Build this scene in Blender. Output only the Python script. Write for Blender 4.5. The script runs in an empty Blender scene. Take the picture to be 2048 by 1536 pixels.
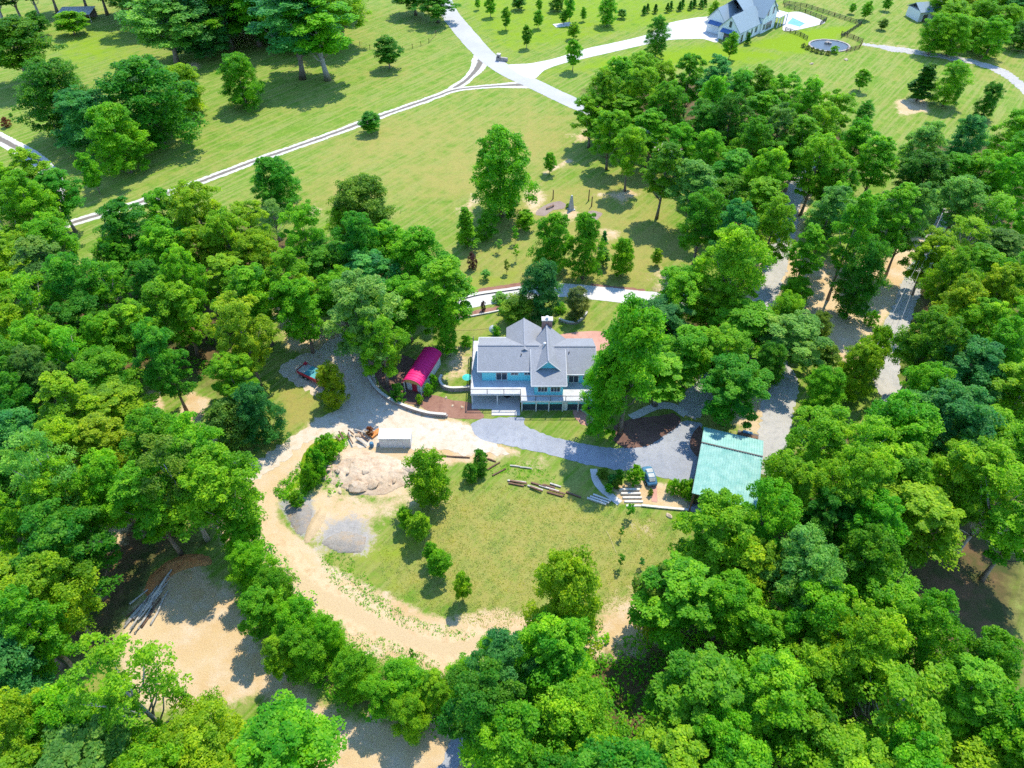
import bpy, math, random
import numpy as np
from mathutils import Matrix, Vector

random.seed(7)
rng = np.random.default_rng(11)
S = bpy.context.scene
COL = S.collection
R = math.radians

# ------------------------------------------------------------------ camera
F, TH, CH = 1421.0, R(45), 85.0          # focal length in photo pixels, tilt, flying height
cam = bpy.data.cameras.new('camera')
cam.sensor_width = 36
cam.lens = 36 * F / 2048
cam.clip_end = 9000
cam.clip_start = 0.5
cam_o = bpy.data.objects.new('camera', cam)
cam_o.location = (0, 0, CH)
cam_o.rotation_euler = (R(90) - TH, 0, 0)
COL.objects.link(cam_o)
S.camera = cam_o

# ------------------------------------------------------------------ sky, sun, exposure
SUN_EL, SUN_AZ = R(62), math.atan2(0.46, 0.89)       # azimuth from +Y towards +X
W = bpy.data.worlds.new('World')
S.world = W
W.use_nodes = True
wt = W.node_tree
bg = wt.nodes['Background']
sky = wt.nodes.new('ShaderNodeTexSky')
sky.sky_type = 'NISHITA'
sky.sun_disc = False
sky.sun_elevation = SUN_EL
sky.sun_rotation = SUN_AZ
sky.air_density = 1.0
sky.dust_density = 0.0
sky.ozone_density = 6.0
wt.links.new(sky.outputs[0], bg.inputs[0])
bg.inputs[1].default_value = 0.15
sun = bpy.data.lights.new('sun', 'SUN')
sun.energy = 2.1
sun.angle = R(0.53)
sun.color = (1.0, 0.93, 0.77)
sun_o = bpy.data.objects.new('sun', sun)
sd = Vector((math.sin(SUN_AZ) * math.cos(SUN_EL), math.cos(SUN_AZ) * math.cos(SUN_EL), math.sin(SUN_EL)))
sun_o.rotation_euler = sd.to_track_quat('Z', 'Y').to_euler()
sun_o.location = (60, 160, 150)
COL.objects.link(sun_o)
S.view_settings.view_transform = 'Standard'
S.view_settings.look = 'None'
S.view_settings.exposure = 1.72
S.view_settings.gamma = 1
S.view_settings.use_curve_mapping = False
S.cycles.max_bounces = 8
S.cycles.diffuse_bounces = 5
S.cycles.transmission_bounces = 5
S.cycles.glossy_bounces = 2
S.cycles.use_denoising = False


# ------------------------------------------------------------------ helpers
def G(px, py, z=0.0):
    """the world x, y of the place seen at photo pixel px, py at height z"""
    x = (px - 1024) / F
    v = (py - 768) / F
    dy = math.cos(TH) - v * math.sin(TH)
    dz = -math.sin(TH) - v * math.cos(TH)
    t = (z - CH) / dz
    return x * t, dy * t


def P(X, Y, Z):
    zc = Y * math.cos(TH) + (CH - Z) * math.sin(TH)
    up = Y * math.sin(TH) - (CH - Z) * math.cos(TH)
    return 1024 + F * X / zc, 768 - F * up / zc


def scale_at(X, Y, Z):
    return F / (Y * math.cos(TH) + (CH - Z) * math.sin(TH))


def tag(o, label=None, cat=None, group=None, kind=None):
    if label: o['label'] = label
    if cat: o['category'] = cat
    if group: o['group'] = group
    if kind: o['kind'] = kind
    return o


def thing(name, label, cat, loc=(0, 0, 0), rz=0.0, group=None):
    o = bpy.data.objects.new(name, None)
    o.empty_display_size = 0.3
    o.location = loc
    o.rotation_euler = (0, 0, rz)
    COL.objects.link(o)
    return tag(o, label, cat, group)


class MB:
    """collects boxes, tubes and polygons; build() links them as one mesh object"""
    def __init__(s, M=None):
        s.v, s.f, s.M = [], [], M

    def add(s, vs, fs):
        n = len(s.v)
        if s.M is not None:
            vs = [s.M @ Vector(p) for p in vs]
        s.v += [tuple(p) for p in vs]
        s.f += [tuple(i + n for i in f) for f in fs]
        return s

    def box(s, c, d, rz=0.0, rx=0.0):
        x, y, z = d[0] / 2, d[1] / 2, d[2] / 2
        m = Matrix.Translation(c) @ Matrix.Rotation(rz, 4, 'Z') @ Matrix.Rotation(rx, 4, 'X')
        vs = [m @ Vector(p) for p in ((-x, -y, -z), (x, -y, -z), (x, y, -z), (-x, y, -z), (-x, -y, z), (x, -y, z), (x, y, z), (-x, y, z))]
        return s.add(vs, [(0, 3, 2, 1), (4, 5, 6, 7), (0, 1, 5, 4), (1, 2, 6, 5), (2, 3, 7, 6), (3, 0, 4, 7)])

    def bb(s, x0, x1, y0, y1, z0, z1):
        return s.box(((x0 + x1) / 2, (y0 + y1) / 2, (z0 + z1) / 2), (x1 - x0, y1 - y0, z1 - z0))

    def beam(s, a, b, w, h):
        a, b = Vector(a), Vector(b)
        d = b - a
        m = Matrix.Translation((a + b) / 2) @ d.to_track_quat('Y', 'Z').to_matrix().to_4x4()
        x, y, z = w / 2, d.length / 2, h / 2
        vs = [m @ Vector(p) for p in ((-x, -y, -z), (x, -y, -z), (x, y, -z), (-x, y, -z), (-x, -y, z), (x, -y, z), (x, y, z), (-x, y, z))]
        return s.add(vs, [(0, 3, 2, 1), (4, 5, 6, 7), (0, 1, 5, 4), (1, 2, 6, 5), (2, 3, 7, 6), (3, 0, 4, 7)])

    def tube(s, pts, rad, n=7, cap=True):
        pts = [Vector(p) for p in pts]
        if not hasattr(rad, '__len__'):
            rad = [rad] * len(pts)
        vs, fs = [], []
        for i, p in enumerate(pts):
            d = (pts[min(i + 1, len(pts) - 1)] - pts[max(i - 1, 0)]).normalized()
            u = d.cross(Vector((0.31, 0.95, 0.05)))
            if u.length < 0.05: u = d.cross(Vector((1, 0, 0)))
            u.normalize()
            w = d.cross(u)
            for k in range(n):
                a = 2 * math.pi * k / n
                vs.append(p + (u * math.cos(a) + w * math.sin(a)) * rad[i])
        for i in range(len(pts) - 1):
            for k in range(n):
                k2 = (k + 1) % n
                fs.append((i * n + k, i * n + k2, (i + 1) * n + k2, (i + 1) * n + k))
        if cap:
            fs.append(tuple(range(n - 1, -1, -1)))
            fs.append(tuple((len(pts) - 1) * n + k for k in range(n)))
        return s.add(vs, fs)

    def slab(s, quad, t):
        """a four-cornered (or more) sloping panel with thickness t below it"""
        n = len(quad)
        a = [Vector(q) for q in quad]
        b = [q - Vector((0, 0, t)) for q in a]
        fs = [tuple(range(n)), tuple(range(2 * n - 1, n - 1, -1))]
        for i in range(n):
            j = (i + 1) % n
            fs.append((i, i + n, j + n, j))
        return s.add(a + b, fs)

    def prism(s, poly, z0, z1):
        n = len(poly)
        vs = [(p[0], p[1], z0) for p in poly] + [(p[0], p[1], z1) for p in poly]
        fs = [tuple(range(n - 1, -1, -1)), tuple(range(n, 2 * n))]
        for i in range(n):
            j = (i + 1) % n
            fs.append((i, j, j + n, i + n))
        return s.add(vs, fs)

    def build(s, name, m, parent=None, smooth=False, bevel=0.0):
        me = bpy.data.meshes.new(name)
        vs = s.v
        me.from_pydata(vs, [], s.f)
        me.validate()
        me.materials.append(m)
        if smooth:
            me.polygons.foreach_set('use_smooth', [True] * len(me.polygons))
        o = bpy.data.objects.new(name, me)
        COL.objects.link(o)
        if parent is not None:
            o.parent = parent
        if bevel:
            b = o.modifiers.new('edge', 'BEVEL')
            b.width = bevel
            b.segments = 1
        return o


# ------------------------------------------------------------------ materials
def mat(name, build):
    m = bpy.data.materials.new(name)
    m.use_nodes = True
    nt = m.node_tree
    nt.nodes.clear()
    out = nt.nodes.new('ShaderNodeOutputMaterial')
    build(nt, out)
    return m


class NT:
    def __init__(s, nt): s.nt = nt
    def n(s, t, **k):
        x = s.nt.nodes.new(t)
        for a, b in k.items(): setattr(x, a, b)
        return x
    def l(s, a, b): s.nt.links.new(a, b)
    def noise(s, vec, scale, detail=4, rough=0.55):
        x = s.n('ShaderNodeTexNoise')
        x.inputs['Scale'].default_value = scale
        x.inputs['Detail'].default_value = detail
        x.inputs['Roughness'].default_value = rough
        if vec is not None: s.l(vec, x.inputs['Vector'])
        return x.outputs['Fac']
    def ramp(s, fac, a, b, ca=(0, 0, 0, 1), cb=(1, 1, 1, 1)):
        x = s.n('ShaderNodeValToRGB')
        x.color_ramp.elements[0].position = a
        x.color_ramp.elements[1].position = b
        x.color_ramp.elements[0].color = ca
        x.color_ramp.elements[1].color = cb
        s.l(fac, x.inputs[0])
        return x.outputs[0]
    def mix(s, fac, a, b, typ='MIX'):
        x = s.n('ShaderNodeMix', data_type='RGBA', blend_type=typ)
        for i, v in ((0, fac), (6, a), (7, b)):
            if isinstance(v, (int, float)): x.inputs[i].default_value = v
            elif isinstance(v, tuple): x.inputs[i].default_value = v if len(v) == 4 else v + (1,)
            else: s.l(v, x.inputs[i])
        return x.outputs[2]
    def math(s, op, a, b=0.0, clamp=False):
        x = s.n('ShaderNodeMath', operation=op, use_clamp=clamp)
        for i, v in ((0, a), (1, b)):
            if isinstance(v, (int, float)): x.inputs[i].default_value = v
            else: s.l(v, x.inputs[i])
        return x.outputs[0]
    def bsdf(s, col, rough, out, bump=None, dist=0.05, strength=0.6, metal=0.0, spec=0.3):
        x = s.n('ShaderNodeBsdfPrincipled')
        if isinstance(col, tuple): x.inputs['Base Color'].default_value = col + (1,)
        else: s.l(col, x.inputs['Base Color'])
        x.inputs['Roughness'].default_value = rough
        x.inputs['Metallic'].default_value = metal
        x.inputs['Specular IOR Level'].default_value = spec
        if bump is not None:
            b = s.n('ShaderNodeBump')
            b.inputs['Strength'].default_value = strength
            b.inputs['Distance'].default_value = dist
            s.l(bump, b.inputs['Height'])
            s.l(b.outputs[0], x.inputs['Normal'])
        s.l(x.outputs[0], out.inputs[0])
        return x


def worn(name, c0, c1, scale=3.0, rough=0.6, fine=25.0, bump=0.02, metal=0.0, spec=0.3):
    """a two-tone weathered surface with fine relief"""
    def b(nt, out):
        t = NT(nt)
        g = t.n('ShaderNodeNewGeometry').outputs['Position']
        a = t.noise(g, scale, 5)
        f = t.noise(g, fine, 3)
        c = t.mix(t.ramp(a, 0.32, 0.68), c0, c1)
        c = t.mix(t.ramp(f, 0.3, 0.75), t.mix(0.35, c, (0, 0, 0), 'MIX'), c)
        t.bsdf(c, rough, out, f, bump, 0.5, metal, spec)
    return mat(name, b)


def earth(name, c0, c1, c2, rocky=1.0, across=None):
    """gravel or soil: broad stains, middle mottling and stone-sized speckle"""
    def b(nt, out):
        t = NT(nt)
        g = t.n('ShaderNodeNewGeometry').outputs['Position']
        a = t.noise(g, 0.13, 6, 0.6)
        m = t.noise(g, 0.9, 5, 0.65)
        f = t.noise(g, 5.5, 4, 0.8)
        c = t.mix(t.ramp(a, 0.36, 0.64), c0, c1)
        c = t.mix(t.ramp(m, 0.48, 0.72), c, c2)
        if across:
            at = t.n('ShaderNodeAttribute', attribute_name='across').outputs['Fac']
            w = t.math('ADD', t.math('ABSOLUTE', at), t.math('MULTIPLY', t.math('SUBTRACT', m, 0.5), 0.5))
            c = t.mix(t.ramp(w, 0.30, 0.42), across, c)
        c = t.mix(t.math('MULTIPLY', t.ramp(f, 0.42, 0.66), 0.42 * rocky), c, t.mix(0.5, c, (0.02, 0.02, 0.02)))
        t.bsdf(c, 0.95, out, f, 0.12 * rocky, 0.7, 0, 0.1)
    return mat(name, b)


def ground_mat(nt, out):
    t = NT(nt)
    g = t.n('ShaderNodeNewGeometry').outputs['Position']
    at = t.n('ShaderNodeAttribute', attribute_name='zones')
    sep = t.n('ShaderNodeSeparateColor')
    t.l(at.outputs['Color'], sep.inputs[0])
    soil, dry, litter_shade = sep.outputs[0], sep.outputs[1], sep.outputs[2]
    lush = at.outputs['Alpha']
    big = t.noise(g, 0.045, 5, 0.6)
    mid = t.noise(g, 0.33, 5, 0.65)
    tuft = t.noise(g, 1.5, 6, 0.8)
    fine = t.noise(g, 7.0, 3, 0.8)
    # mown swaths, drawn out along the mower's way
    mp = t.n('ShaderNodeMapping')
    mp.vector_type = 'TEXTURE'
    mp.inputs['Rotation'].default_value = (0, 0, R(52))
    mp.inputs['Scale'].default_value = (16, 0.9, 1)
    t.l(g, mp.inputs[0])
    swath = t.noise(mp.outputs[0], 1.0, 4, 0.6)
    green = t.mix(t.ramp(mid, 0.35, 0.65), (0.115, 0.225, 0.018), (0.185, 0.280, 0.034))
    green = t.mix(t.math('MULTIPLY', t.ramp(swath, 0.45, 0.57), 0.75), green, (0.27, 0.29, 0.08))
    straw = t.mix(t.ramp(tuft, 0.3, 0.7), (0.26, 0.25, 0.05), (0.38, 0.31, 0.10))
    d = t.math('ADD', dry, t.math('MULTIPLY', t.math('SUBTRACT', t.math('ADD', t.math('MULTIPLY', big, 0.6), t.math('MULTIPLY', mid, 0.7)), 0.65), 1.9))
    c = t.mix(t.ramp(t.math('ADD', d, t.math('MULTIPLY', t.math('SUBTRACT', tuft, 0.5), 0.9)), 0.22, 0.85), green, straw)
    c = t.mix(t.math('MULTIPLY', t.ramp(tuft, 0.47, 0.62), 0.38), c, (0.05, 0.10, 0.012))
    lf = t.math('ADD', lush, t.math('MULTIPLY', t.math('SUBTRACT', mid, 0.5), 1.2))
    c = t.mix(t.ramp(lf, 0.25, 0.7), c, t.mix(tuft, (0.13, 0.24, 0.008), (0.24, 0.33, 0.012)))
    lt = t.mix(t.ramp(mid, 0.4, 0.62), (0.15, 0.09, 0.045), (0.06, 0.075, 0.02))
    c = t.mix(t.ramp(t.math('ADD', litter_shade, t.math('MULTIPLY', t.math('SUBTRACT', mid, 0.5), 0.9)), 0.3, 0.62), c, lt)
    ds = t.mix(t.ramp(big, 0.4, 0.6), (0.50, 0.335, 0.165), (0.55, 0.41, 0.235))
    ds = t.mix(t.ramp(mid, 0.45, 0.7), ds, (0.56, 0.44, 0.30))
    sf = t.math('ADD', soil, t.math('MULTIPLY', t.math('SUBTRACT', t.math('ADD', t.math('MULTIPLY', mid, 0.5), t.math('MULTIPLY', tuft, 0.5)), 0.5), 1.5))
    c = t.mix(t.ramp(sf, 0.36, 0.60), c, ds)
    gs = t.n('ShaderNodeAttribute', attribute_name='stones').outputs['Fac']
    gf = t.math('ADD', gs, t.math('MULTIPLY', t.math('SUBTRACT', t.math('ADD', t.math('MULTIPLY', mid, 0.4), t.math('MULTIPLY', tuft, 0.6)), 0.5), 1.6))
    gc = t.mix(t.ramp(tuft, 0.35, 0.65), (0.24, 0.235, 0.23), (0.38, 0.355, 0.33))
    c = t.mix(t.math('MULTIPLY', t.ramp(gf, 0.38, 0.60), 0.92), c, gc)
    c = t.mix(t.math('MULTIPLY', t.ramp(fine, 0.40, 0.70), 0.38), c, t.mix(0.6, c, (0.015, 0.02, 0.005)))
    h = t.math('ADD', t.math('MULTIPLY', tuft, 0.7), t.math('MULTIPLY', fine, 0.5))
    t.bsdf(c, 0.95, out, h, 0.22, 0.75, 0, 0.1)


def leaf_mat(name, trans=0.55):
    def b(nt, out):
        t = NT(nt)
        oi = t.n('ShaderNodeObjectInfo')
        at = t.n('ShaderNodeAttribute', attribute_name='tint')
        hs = t.n('ShaderNodeHueSaturation')
        t.l(oi.outputs['Color'], hs.inputs['Color'])
        t.l(t.math('ADD', 0.5, t.math('MULTIPLY', t.math('SUBTRACT', at.outputs['Fac'], 0.5), -0.075)), hs.inputs['Hue'])
        t.l(t.math('ADD', 0.62, t.math('MULTIPLY', at.outputs['Fac'], 0.85)), hs.inputs['Value'])
        nz = t.noise(t.n('ShaderNodeNewGeometry').outputs['Position'], 0.33, 3, 0.6)
        lc = t.mix(t.ramp(nz, 0.34, 0.66), t.mix(1.0, hs.outputs[0], (0.74, 0.92, 1.15), 'MULTIPLY'), t.mix(1.0, hs.outputs[0], (1.14, 1.10, 0.8), 'MULTIPLY'))
        p = t.n('ShaderNodeBsdfPrincipled')
        p.inputs['Roughness'].default_value = 0.55
        p.inputs['Specular IOR Level'].default_value = 0.25
        t.l(lc, p.inputs['Base Color'])
        tr = t.n('ShaderNodeBsdfTranslucent')
        t.l(t.mix(1.0, lc, (1.05, 1.3, 0.5), 'MULTIPLY'), tr.inputs[0])
        mx = t.n('ShaderNodeMixShader')
        mx.inputs[0].default_value = trans
        t.l(p.outputs[0], mx.inputs[1])
        t.l(tr.outputs[0], mx.inputs[2])
        t.l(mx.outputs[0], out.inputs[0])
    return mat(name, b)


def shingle(name, c0, c1):
    def b(nt, out):
        t = NT(nt)
        g = t.n('ShaderNodeNewGeometry').outputs['Position']
        a = t.noise(g, 0.7, 4)
        mp = t.n('ShaderNodeMapping')
        mp.inputs['Scale'].default_value = (3.0, 7.0, 7.0)
        t.l(g, mp.inputs[0])
        f = t.noise(mp.outputs[0], 1.6, 3, 0.7)
        c = t.mix(t.ramp(f, 0.35, 0.68), c0, c1)
        c = t.mix(t.math('MULTIPLY', t.ramp(a, 0.35, 0.7), 0.35), c, c0)
        t.bsdf(c, 0.95, out, f, 0.05, 0.9, 0, 0.08)
    return mat(name, b)


def siding(name, c0):
    def b(nt, out):
        t = NT(nt)
        g = t.n('ShaderNodeNewGeometry').outputs['Position']
        w = t.n('ShaderNodeTexWave', bands_direction='Z', wave_profile='SAW')
        w.inputs['Scale'].default_value = 1.6
        w.inputs['Distortion'].default_value = 0
        t.l(g, w.inputs[0])
        n = t.noise(g, 4, 4)
        c = t.mix(t.math('MULTIPLY', n, 0.3), c0, (0.5, 0.5, 0.5))
        t.bsdf(c, 0.55, out, w.outputs['Fac'], 0.03, 0.6, 0, 0.3)
    return mat(name, b)


def glass_mat(nt, out):
    t = NT(nt)
    g = t.n('ShaderNodeNewGeometry').outputs['Position']
    c = t.mix(t.noise(g, 1.2, 3), (0.02, 0.03, 0.045), (0.06, 0.08, 0.10))
    t.bsdf(c, 0.08, out, spec=0.6)


M = {}
M['ground'] = mat('ground', ground_mat)
M['leaf'] = leaf_mat('leaf')
M['bark'] = worn('bark', (0.16, 0.12, 0.085), (0.30, 0.25, 0.20), 2.0, 0.9, 9, 0.06)
M['palebark'] = worn('palebark', (0.30, 0.27, 0.23), (0.45, 0.41, 0.36), 2.0, 0.9, 9, 0.05)
M['asphalt'] = earth('asphalt', (0.36, 0.355, 0.345), (0.42, 0.41, 0.395), (0.38, 0.37, 0.36), 0.5)
M['concrete'] = earth('concrete', (0.47, 0.45, 0.42), (0.52, 0.495, 0.455), (0.48, 0.455, 0.42), 0.3)
M['track'] = earth('track', (0.50, 0.48, 0.42), (0.56, 0.53, 0.46), (0.46, 0.43, 0.38), 0.6, (0.17, 0.15, 0.12))
M['gravel'] = earth('gravel', (0.38, 0.36, 0.33), (0.45, 0.42, 0.38), (0.32, 0.31, 0.29), 1.1)
M['greygravel'] = earth('greygravel', (0.28, 0.295, 0.33), (0.35, 0.36, 0.385), (0.25, 0.265, 0.30), 1.3)
M['palegravel'] = earth('palegravel', (0.52, 0.43, 0.32), (0.55, 0.48, 0.39), (0.46, 0.35, 0.23), 0.8)
M['dirt'] = earth('dirt', (0.53, 0.375, 0.215), (0.57, 0.435, 0.275), (0.44, 0.29, 0.15), 0.9, (0.49, 0.36, 0.21))
M['mixgravel'] = earth('mixgravel', (0.27, 0.245, 0.22), (0.34, 0.30, 0.25), (0.40, 0.29, 0.18), 1.6)
M['redclay'] = earth('redclay', (0.38, 0.15, 0.05), (0.46, 0.22, 0.08), (0.28, 0.10, 0.035), 1.0)
M['mulch'] = earth('mulch', (0.25, 0.125, 0.085), (0.31, 0.17, 0.12), (0.19, 0.09, 0.065), 1.0)
M['darkmulch'] = earth('darkmulch', (0.15, 0.085, 0.065), (0.20, 0.115, 0.085), (0.11, 0.06, 0.05), 1.0)
M['greybed'] = earth('greybed', (0.26, 0.19, 0.16), (0.31, 0.24, 0.20), (0.22, 0.16, 0.13), 1.0)
M['brick'] = earth('brickpave', (0.46, 0.24, 0.18), (0.52, 0.30, 0.23), (0.40, 0.20, 0.15), 0.5)
M['rock'] = earth('rock', (0.52, 0.385, 0.255), (0.57, 0.46, 0.34), (0.42, 0.28, 0.17), 1.3)
M['stone'] = worn('stone', (0.34, 0.29, 0.25), (0.48, 0.43, 0.37), 1.8, 0.9, 8, 0.04)
M['block'] = worn('block', (0.33, 0.27, 0.24), (0.43, 0.36, 0.32), 2.6, 0.9, 10, 0.03)
M['shingle'] = shingle('shingle', (0.19, 0.20, 0.215), (0.31, 0.315, 0.335))
M['shingle2'] = shingle('shingle2', (0.20, 0.26, 0.29), (0.28, 0.34, 0.37))
M['aqua'] = siding('aqua_siding', (0.13, 0.70, 0.76))
M['cream'] = siding('white_siding', (0.74, 0.76, 0.74))
M['white'] = worn('white_paint', (0.72, 0.72, 0.70), (0.80, 0.80, 0.79), 1.5, 0.5, 8, 0.004)
M['deck'] = worn('deck_boards', (0.50, 0.51, 0.53), (0.62, 0.62, 0.63), 0.9, 0.7, 6, 0.01)
M['black'] = worn('black_metal', (0.025, 0.025, 0.03), (0.05, 0.05, 0.055), 3, 0.5, 20, 0.002)
M['glass'] = mat('window_glass', glass_mat)
M['redroof'] = worn('red_metal', (0.72, 0.012, 0.15), (0.78, 0.02, 0.19), 0.8, 0.6, 12, 0.01, 0.0, 0.25)
M['redpaint'] = worn('red_paint', (0.50, 0.02, 0.05), (0.62, 0.04, 0.07), 1.5, 0.4, 10, 0.004, 0, 0.5)
M['wood'] = worn('raw_wood', (0.60, 0.34, 0.11), (0.68, 0.42, 0.16), 1.5, 0.7, 9, 0.01)
M['brownwood'] = worn('brown_wood', (0.15, 0.08, 0.05), (0.24, 0.14, 0.09), 2, 0.85, 10, 0.02)
M['greywood'] = worn('grey_wood', (0.40, 0.36, 0.31), (0.60, 0.55, 0.48), 1.6, 0.85, 10, 0.02)
M['palewood'] = worn('pale_wood', (0.58, 0.54, 0.47), (0.70, 0.66, 0.58), 1.6, 0.8, 10, 0.01)
M['greenroof'] = worn('green_metal', (0.20, 0.43, 0.37), (0.33, 0.54, 0.47), 0.9, 0.8, 7, 0.006, 0.0, 0.12)
M['turquoise'] = worn('turquoise_cloth', (0.05, 0.52, 0.45), (0.09, 0.62, 0.54), 1.5, 0.7, 10, 0.004)
M['teal'] = worn('teal_sheet', (0.06, 0.30, 0.33), (0.11, 0.40, 0.43), 1.2, 0.5, 8, 0.01)
M['greysheet'] = worn('grey_sheet', (0.38, 0.40, 0.38), (0.50, 0.51, 0.48), 1.2, 0.6, 8, 0.01)
M['rubber'] = worn('rubber', (0.02, 0.02, 0.02), (0.04, 0.04, 0.04), 4, 0.9, 20, 0.005)
M['chimney'] = worn('chimney_brick', (0.40, 0.20, 0.16), (0.50, 0.29, 0.23), 3, 0.9, 9, 0.02)
M['awning'] = worn('blue_metal', (0.05, 0.12, 0.30), (0.07, 0.17, 0.38), 1, 0.4, 7, 0.004, 0, 0.5)
M['bluepaint'] = worn('blue_paint', (0.05, 0.16, 0.28), (0.09, 0.24, 0.36), 2, 0.5, 9, 0.004)
M['orange'] = worn('rust', (0.55, 0.19, 0.05), (0.66, 0.28, 0.08), 2, 0.8, 9, 0.02)
M['darkwall'] = worn('dark_wall', (0.10, 0.085, 0.075), (0.17, 0.14, 0.12), 1.3, 0.8, 8, 0.01)
M['rubberhose'] = worn('yellow_hose', (0.50, 0.42, 0.16), (0.60, 0.50, 0.22), 2, 0.5, 10, 0.002)


def water_mat(nt, out):
    t = NT(nt)
    g = t.n('ShaderNodeNewGeometry').outputs['Position']
    n = t.noise(g, 2.5, 3)
    c = t.mix(n, (0.012, 0.03, 0.05), (0.03, 0.06, 0.08))
    t.bsdf(c, 0.45, out, n, 0.03, 0.3, 0, 0.5)


M['water'] = mat('pond_water', water_mat)
M['pool'] = worn('pool_water', (0.09, 0.28, 0.40), (0.14, 0.36, 0.48), 0.6, 0.1, 3, 0.01, 0, 0.5)

# ------------------------------------------------------------------ ground with its zones
def catmull(pts, step):
    pts = [np.array(p, float) for p in pts]
    pts = [2 * pts[0] - pts[1]] + pts + [2 * pts[-1] - pts[-2]]
    out = []
    for i in range(1, len(pts) - 2):
        p0, p1, p2, p3 = pts[i - 1:i + 3]
        n = max(2, int(np.linalg.norm(p2 - p1) / step))
        for k in range(n):
            t = k / n
            out.append(0.5 * (2 * p1 + (p2 - p0) * t + (2 * p0 - 5 * p1 + 4 * p2 - p3) * t * t + (3 * p1 - p0 - 3 * p2 + p3) * t ** 3))
    out.append(pts[-2])
    return np.array(out)


def closed(pts, step):
    """a closed polygon through the points, rounded"""
    n = len(pts)
    out = []
    p = [np.array(q, float) for q in pts]
    for i in range(n):
        p0, p1, p2, p3 = p[i - 1], p[i], p[(i + 1) % n], p[(i + 2) % n]
        m = max(2, int(np.linalg.norm(p2 - p1) / step))
        for k in range(m):
            t = k / m
            a = 0.5 * (2 * p1 + (p2 - p0) * t + (2 * p0 - 5 * p1 + 4 * p2 - p3) * t * t + (3 * p1 - p0 - 3 * p2 + p3) * t ** 3)
            b = p1 + (p2 - p1) * t
            out.append(0.6 * a + 0.4 * b)
    return np.array(out)


def sdist(X, Y, poly):
    """signed distance to a polygon (positive inside)"""
    poly = np.asarray(poly)
    d = np.full(X.shape, 1e9)
    ins = np.zeros(X.shape, bool)
    n = len(poly)
    for i in range(n):
        x0, y0 = poly[i]
        x1, y1 = poly[(i + 1) % n]
        ex, ey = x1 - x0, y1 - y0
        L = ex * ex + ey * ey + 1e-9
        t = np.clip(((X - x0) * ex + (Y - y0) * ey) / L, 0, 1)
        d = np.minimum(d, np.hypot(X - x0 - t * ex, Y - y0 - t * ey))
        c = ((y0 > Y) != (y1 > Y)) & (X < ex * (Y - y0) / (ey if abs(ey) > 1e-9 else 1e-9) + x0)
        ins ^= c
    return np.where(ins, d, -d)


def ldist(X, Y, line):
    d = np.full(X.shape, 1e9)
    for (x0, y0), (x1, y1) in zip(line[:-1], line[1:]):
        ex, ey = x1 - x0, y1 - y0
        L = ex * ex + ey * ey + 1e-9
        t = np.clip(((X - x0) * ex + (Y - y0) * ey) / L, 0, 1)
        d = np.minimum(d, np.hypot(X - x0 - t * ex, Y - y0 - t * ey))
    return d


def W_(pts): return [G(*p) for p in pts]


# woods, outlined through the crown centres (photo pixels)
WOODS = {
 'west': dict(poly=[(0, 345), (100, 375), (135, 420), (95, 480), (150, 560), (215, 500), (215, 465), (300, 440), (420, 435), (500, 455), (560, 470), (640, 470), (680, 510), (640, 545), (560, 590), (520, 640), (485, 690), (480, 750), (450, 790), (400, 770), (340, 765), (300, 745), (260, 775), (150, 745), (0, 770)], where='in the wood left of the red truck'),
 'southwest': dict(poly=[(0, 780), (150, 765), (270, 790), (330, 850), (355, 900), (430, 920), (445, 990), (410, 1040), (330, 1040), (235, 1000), (180, 1090), (135, 1180), (120, 1260), (75, 1320), (40, 1390), (0, 1400)], where='in the wood west of the log pile'),
 'corner': dict(poly=[(0, 1410), (70, 1370), (140, 1440), (190, 1500), (290, 1540), (400, 1500), (450, 1455), (510, 1460), (560, 1480), (575, 1510), (580, 1540), (570, 1590), (0, 1590)], where='in the corner wood below the log pile'),
 'south': dict(poly=[(960, 1420), (985, 1350), (1060, 1290), (1130, 1275), (1220, 1275), (1300, 1250), (1350, 1190), (1365, 1110), (1420, 1050), (1500, 960), (1570, 920), (1620, 860), (1700, 850), (1800, 860), (1850, 960), (1850, 1040), (1760, 1090), (1780, 1180), (1840, 1300), (1950, 1330), (2060, 1380), (2060, 1590), (980, 1590)], where='in the wood below the green workshop'),
 'east': dict(poly=[(1806, 640), (1826, 530), (1920, 480), (1920, 400), (1800, 330), (1830, 275), (1930, 285), (2060, 265), (2060, 1120), (1970, 1050), (1890, 1010), (1865, 900), (1800, 760)], where='in the wood right of the gravel lane'),
 'north': dict(poly=[(1165, 180), (1230, 150), (1380, 160), (1480, 172), (1560, 182), (1640, 205), (1685, 260), (1735, 275), (1755, 310), (1735, 350), (1690, 385), (1640, 390), (1600, 330), (1555, 330), (1540, 400), (1540, 470), (1470, 500), (1400, 440), (1375, 385), (1300, 330), (1230, 280), (1175, 235)], where='in the wood beside the road junction'),
 'centre': dict(poly=[(1270, 640), (1310, 580), (1380, 590), (1450, 630), (1550, 630), (1590, 690), (1540, 740), (1490, 790), (1440, 790), (1390, 760), (1320, 750), (1250, 750), (1215, 710)], where='in the grove right of the teal house'),
 'middle': dict(poly=[(660, 540), (720, 500), (790, 490), (860, 500), (890, 540), (880, 600), (860, 640), (760, 690), (700, 620)], where='in the clump above the red barn'),
 'far': dict(poly=[(1870, 55), (1895, 0), (1960, -40), (2060, -40), (2060, 75), (1950, 68)], where='in the far wood by the grey outbuilding'),
}

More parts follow.
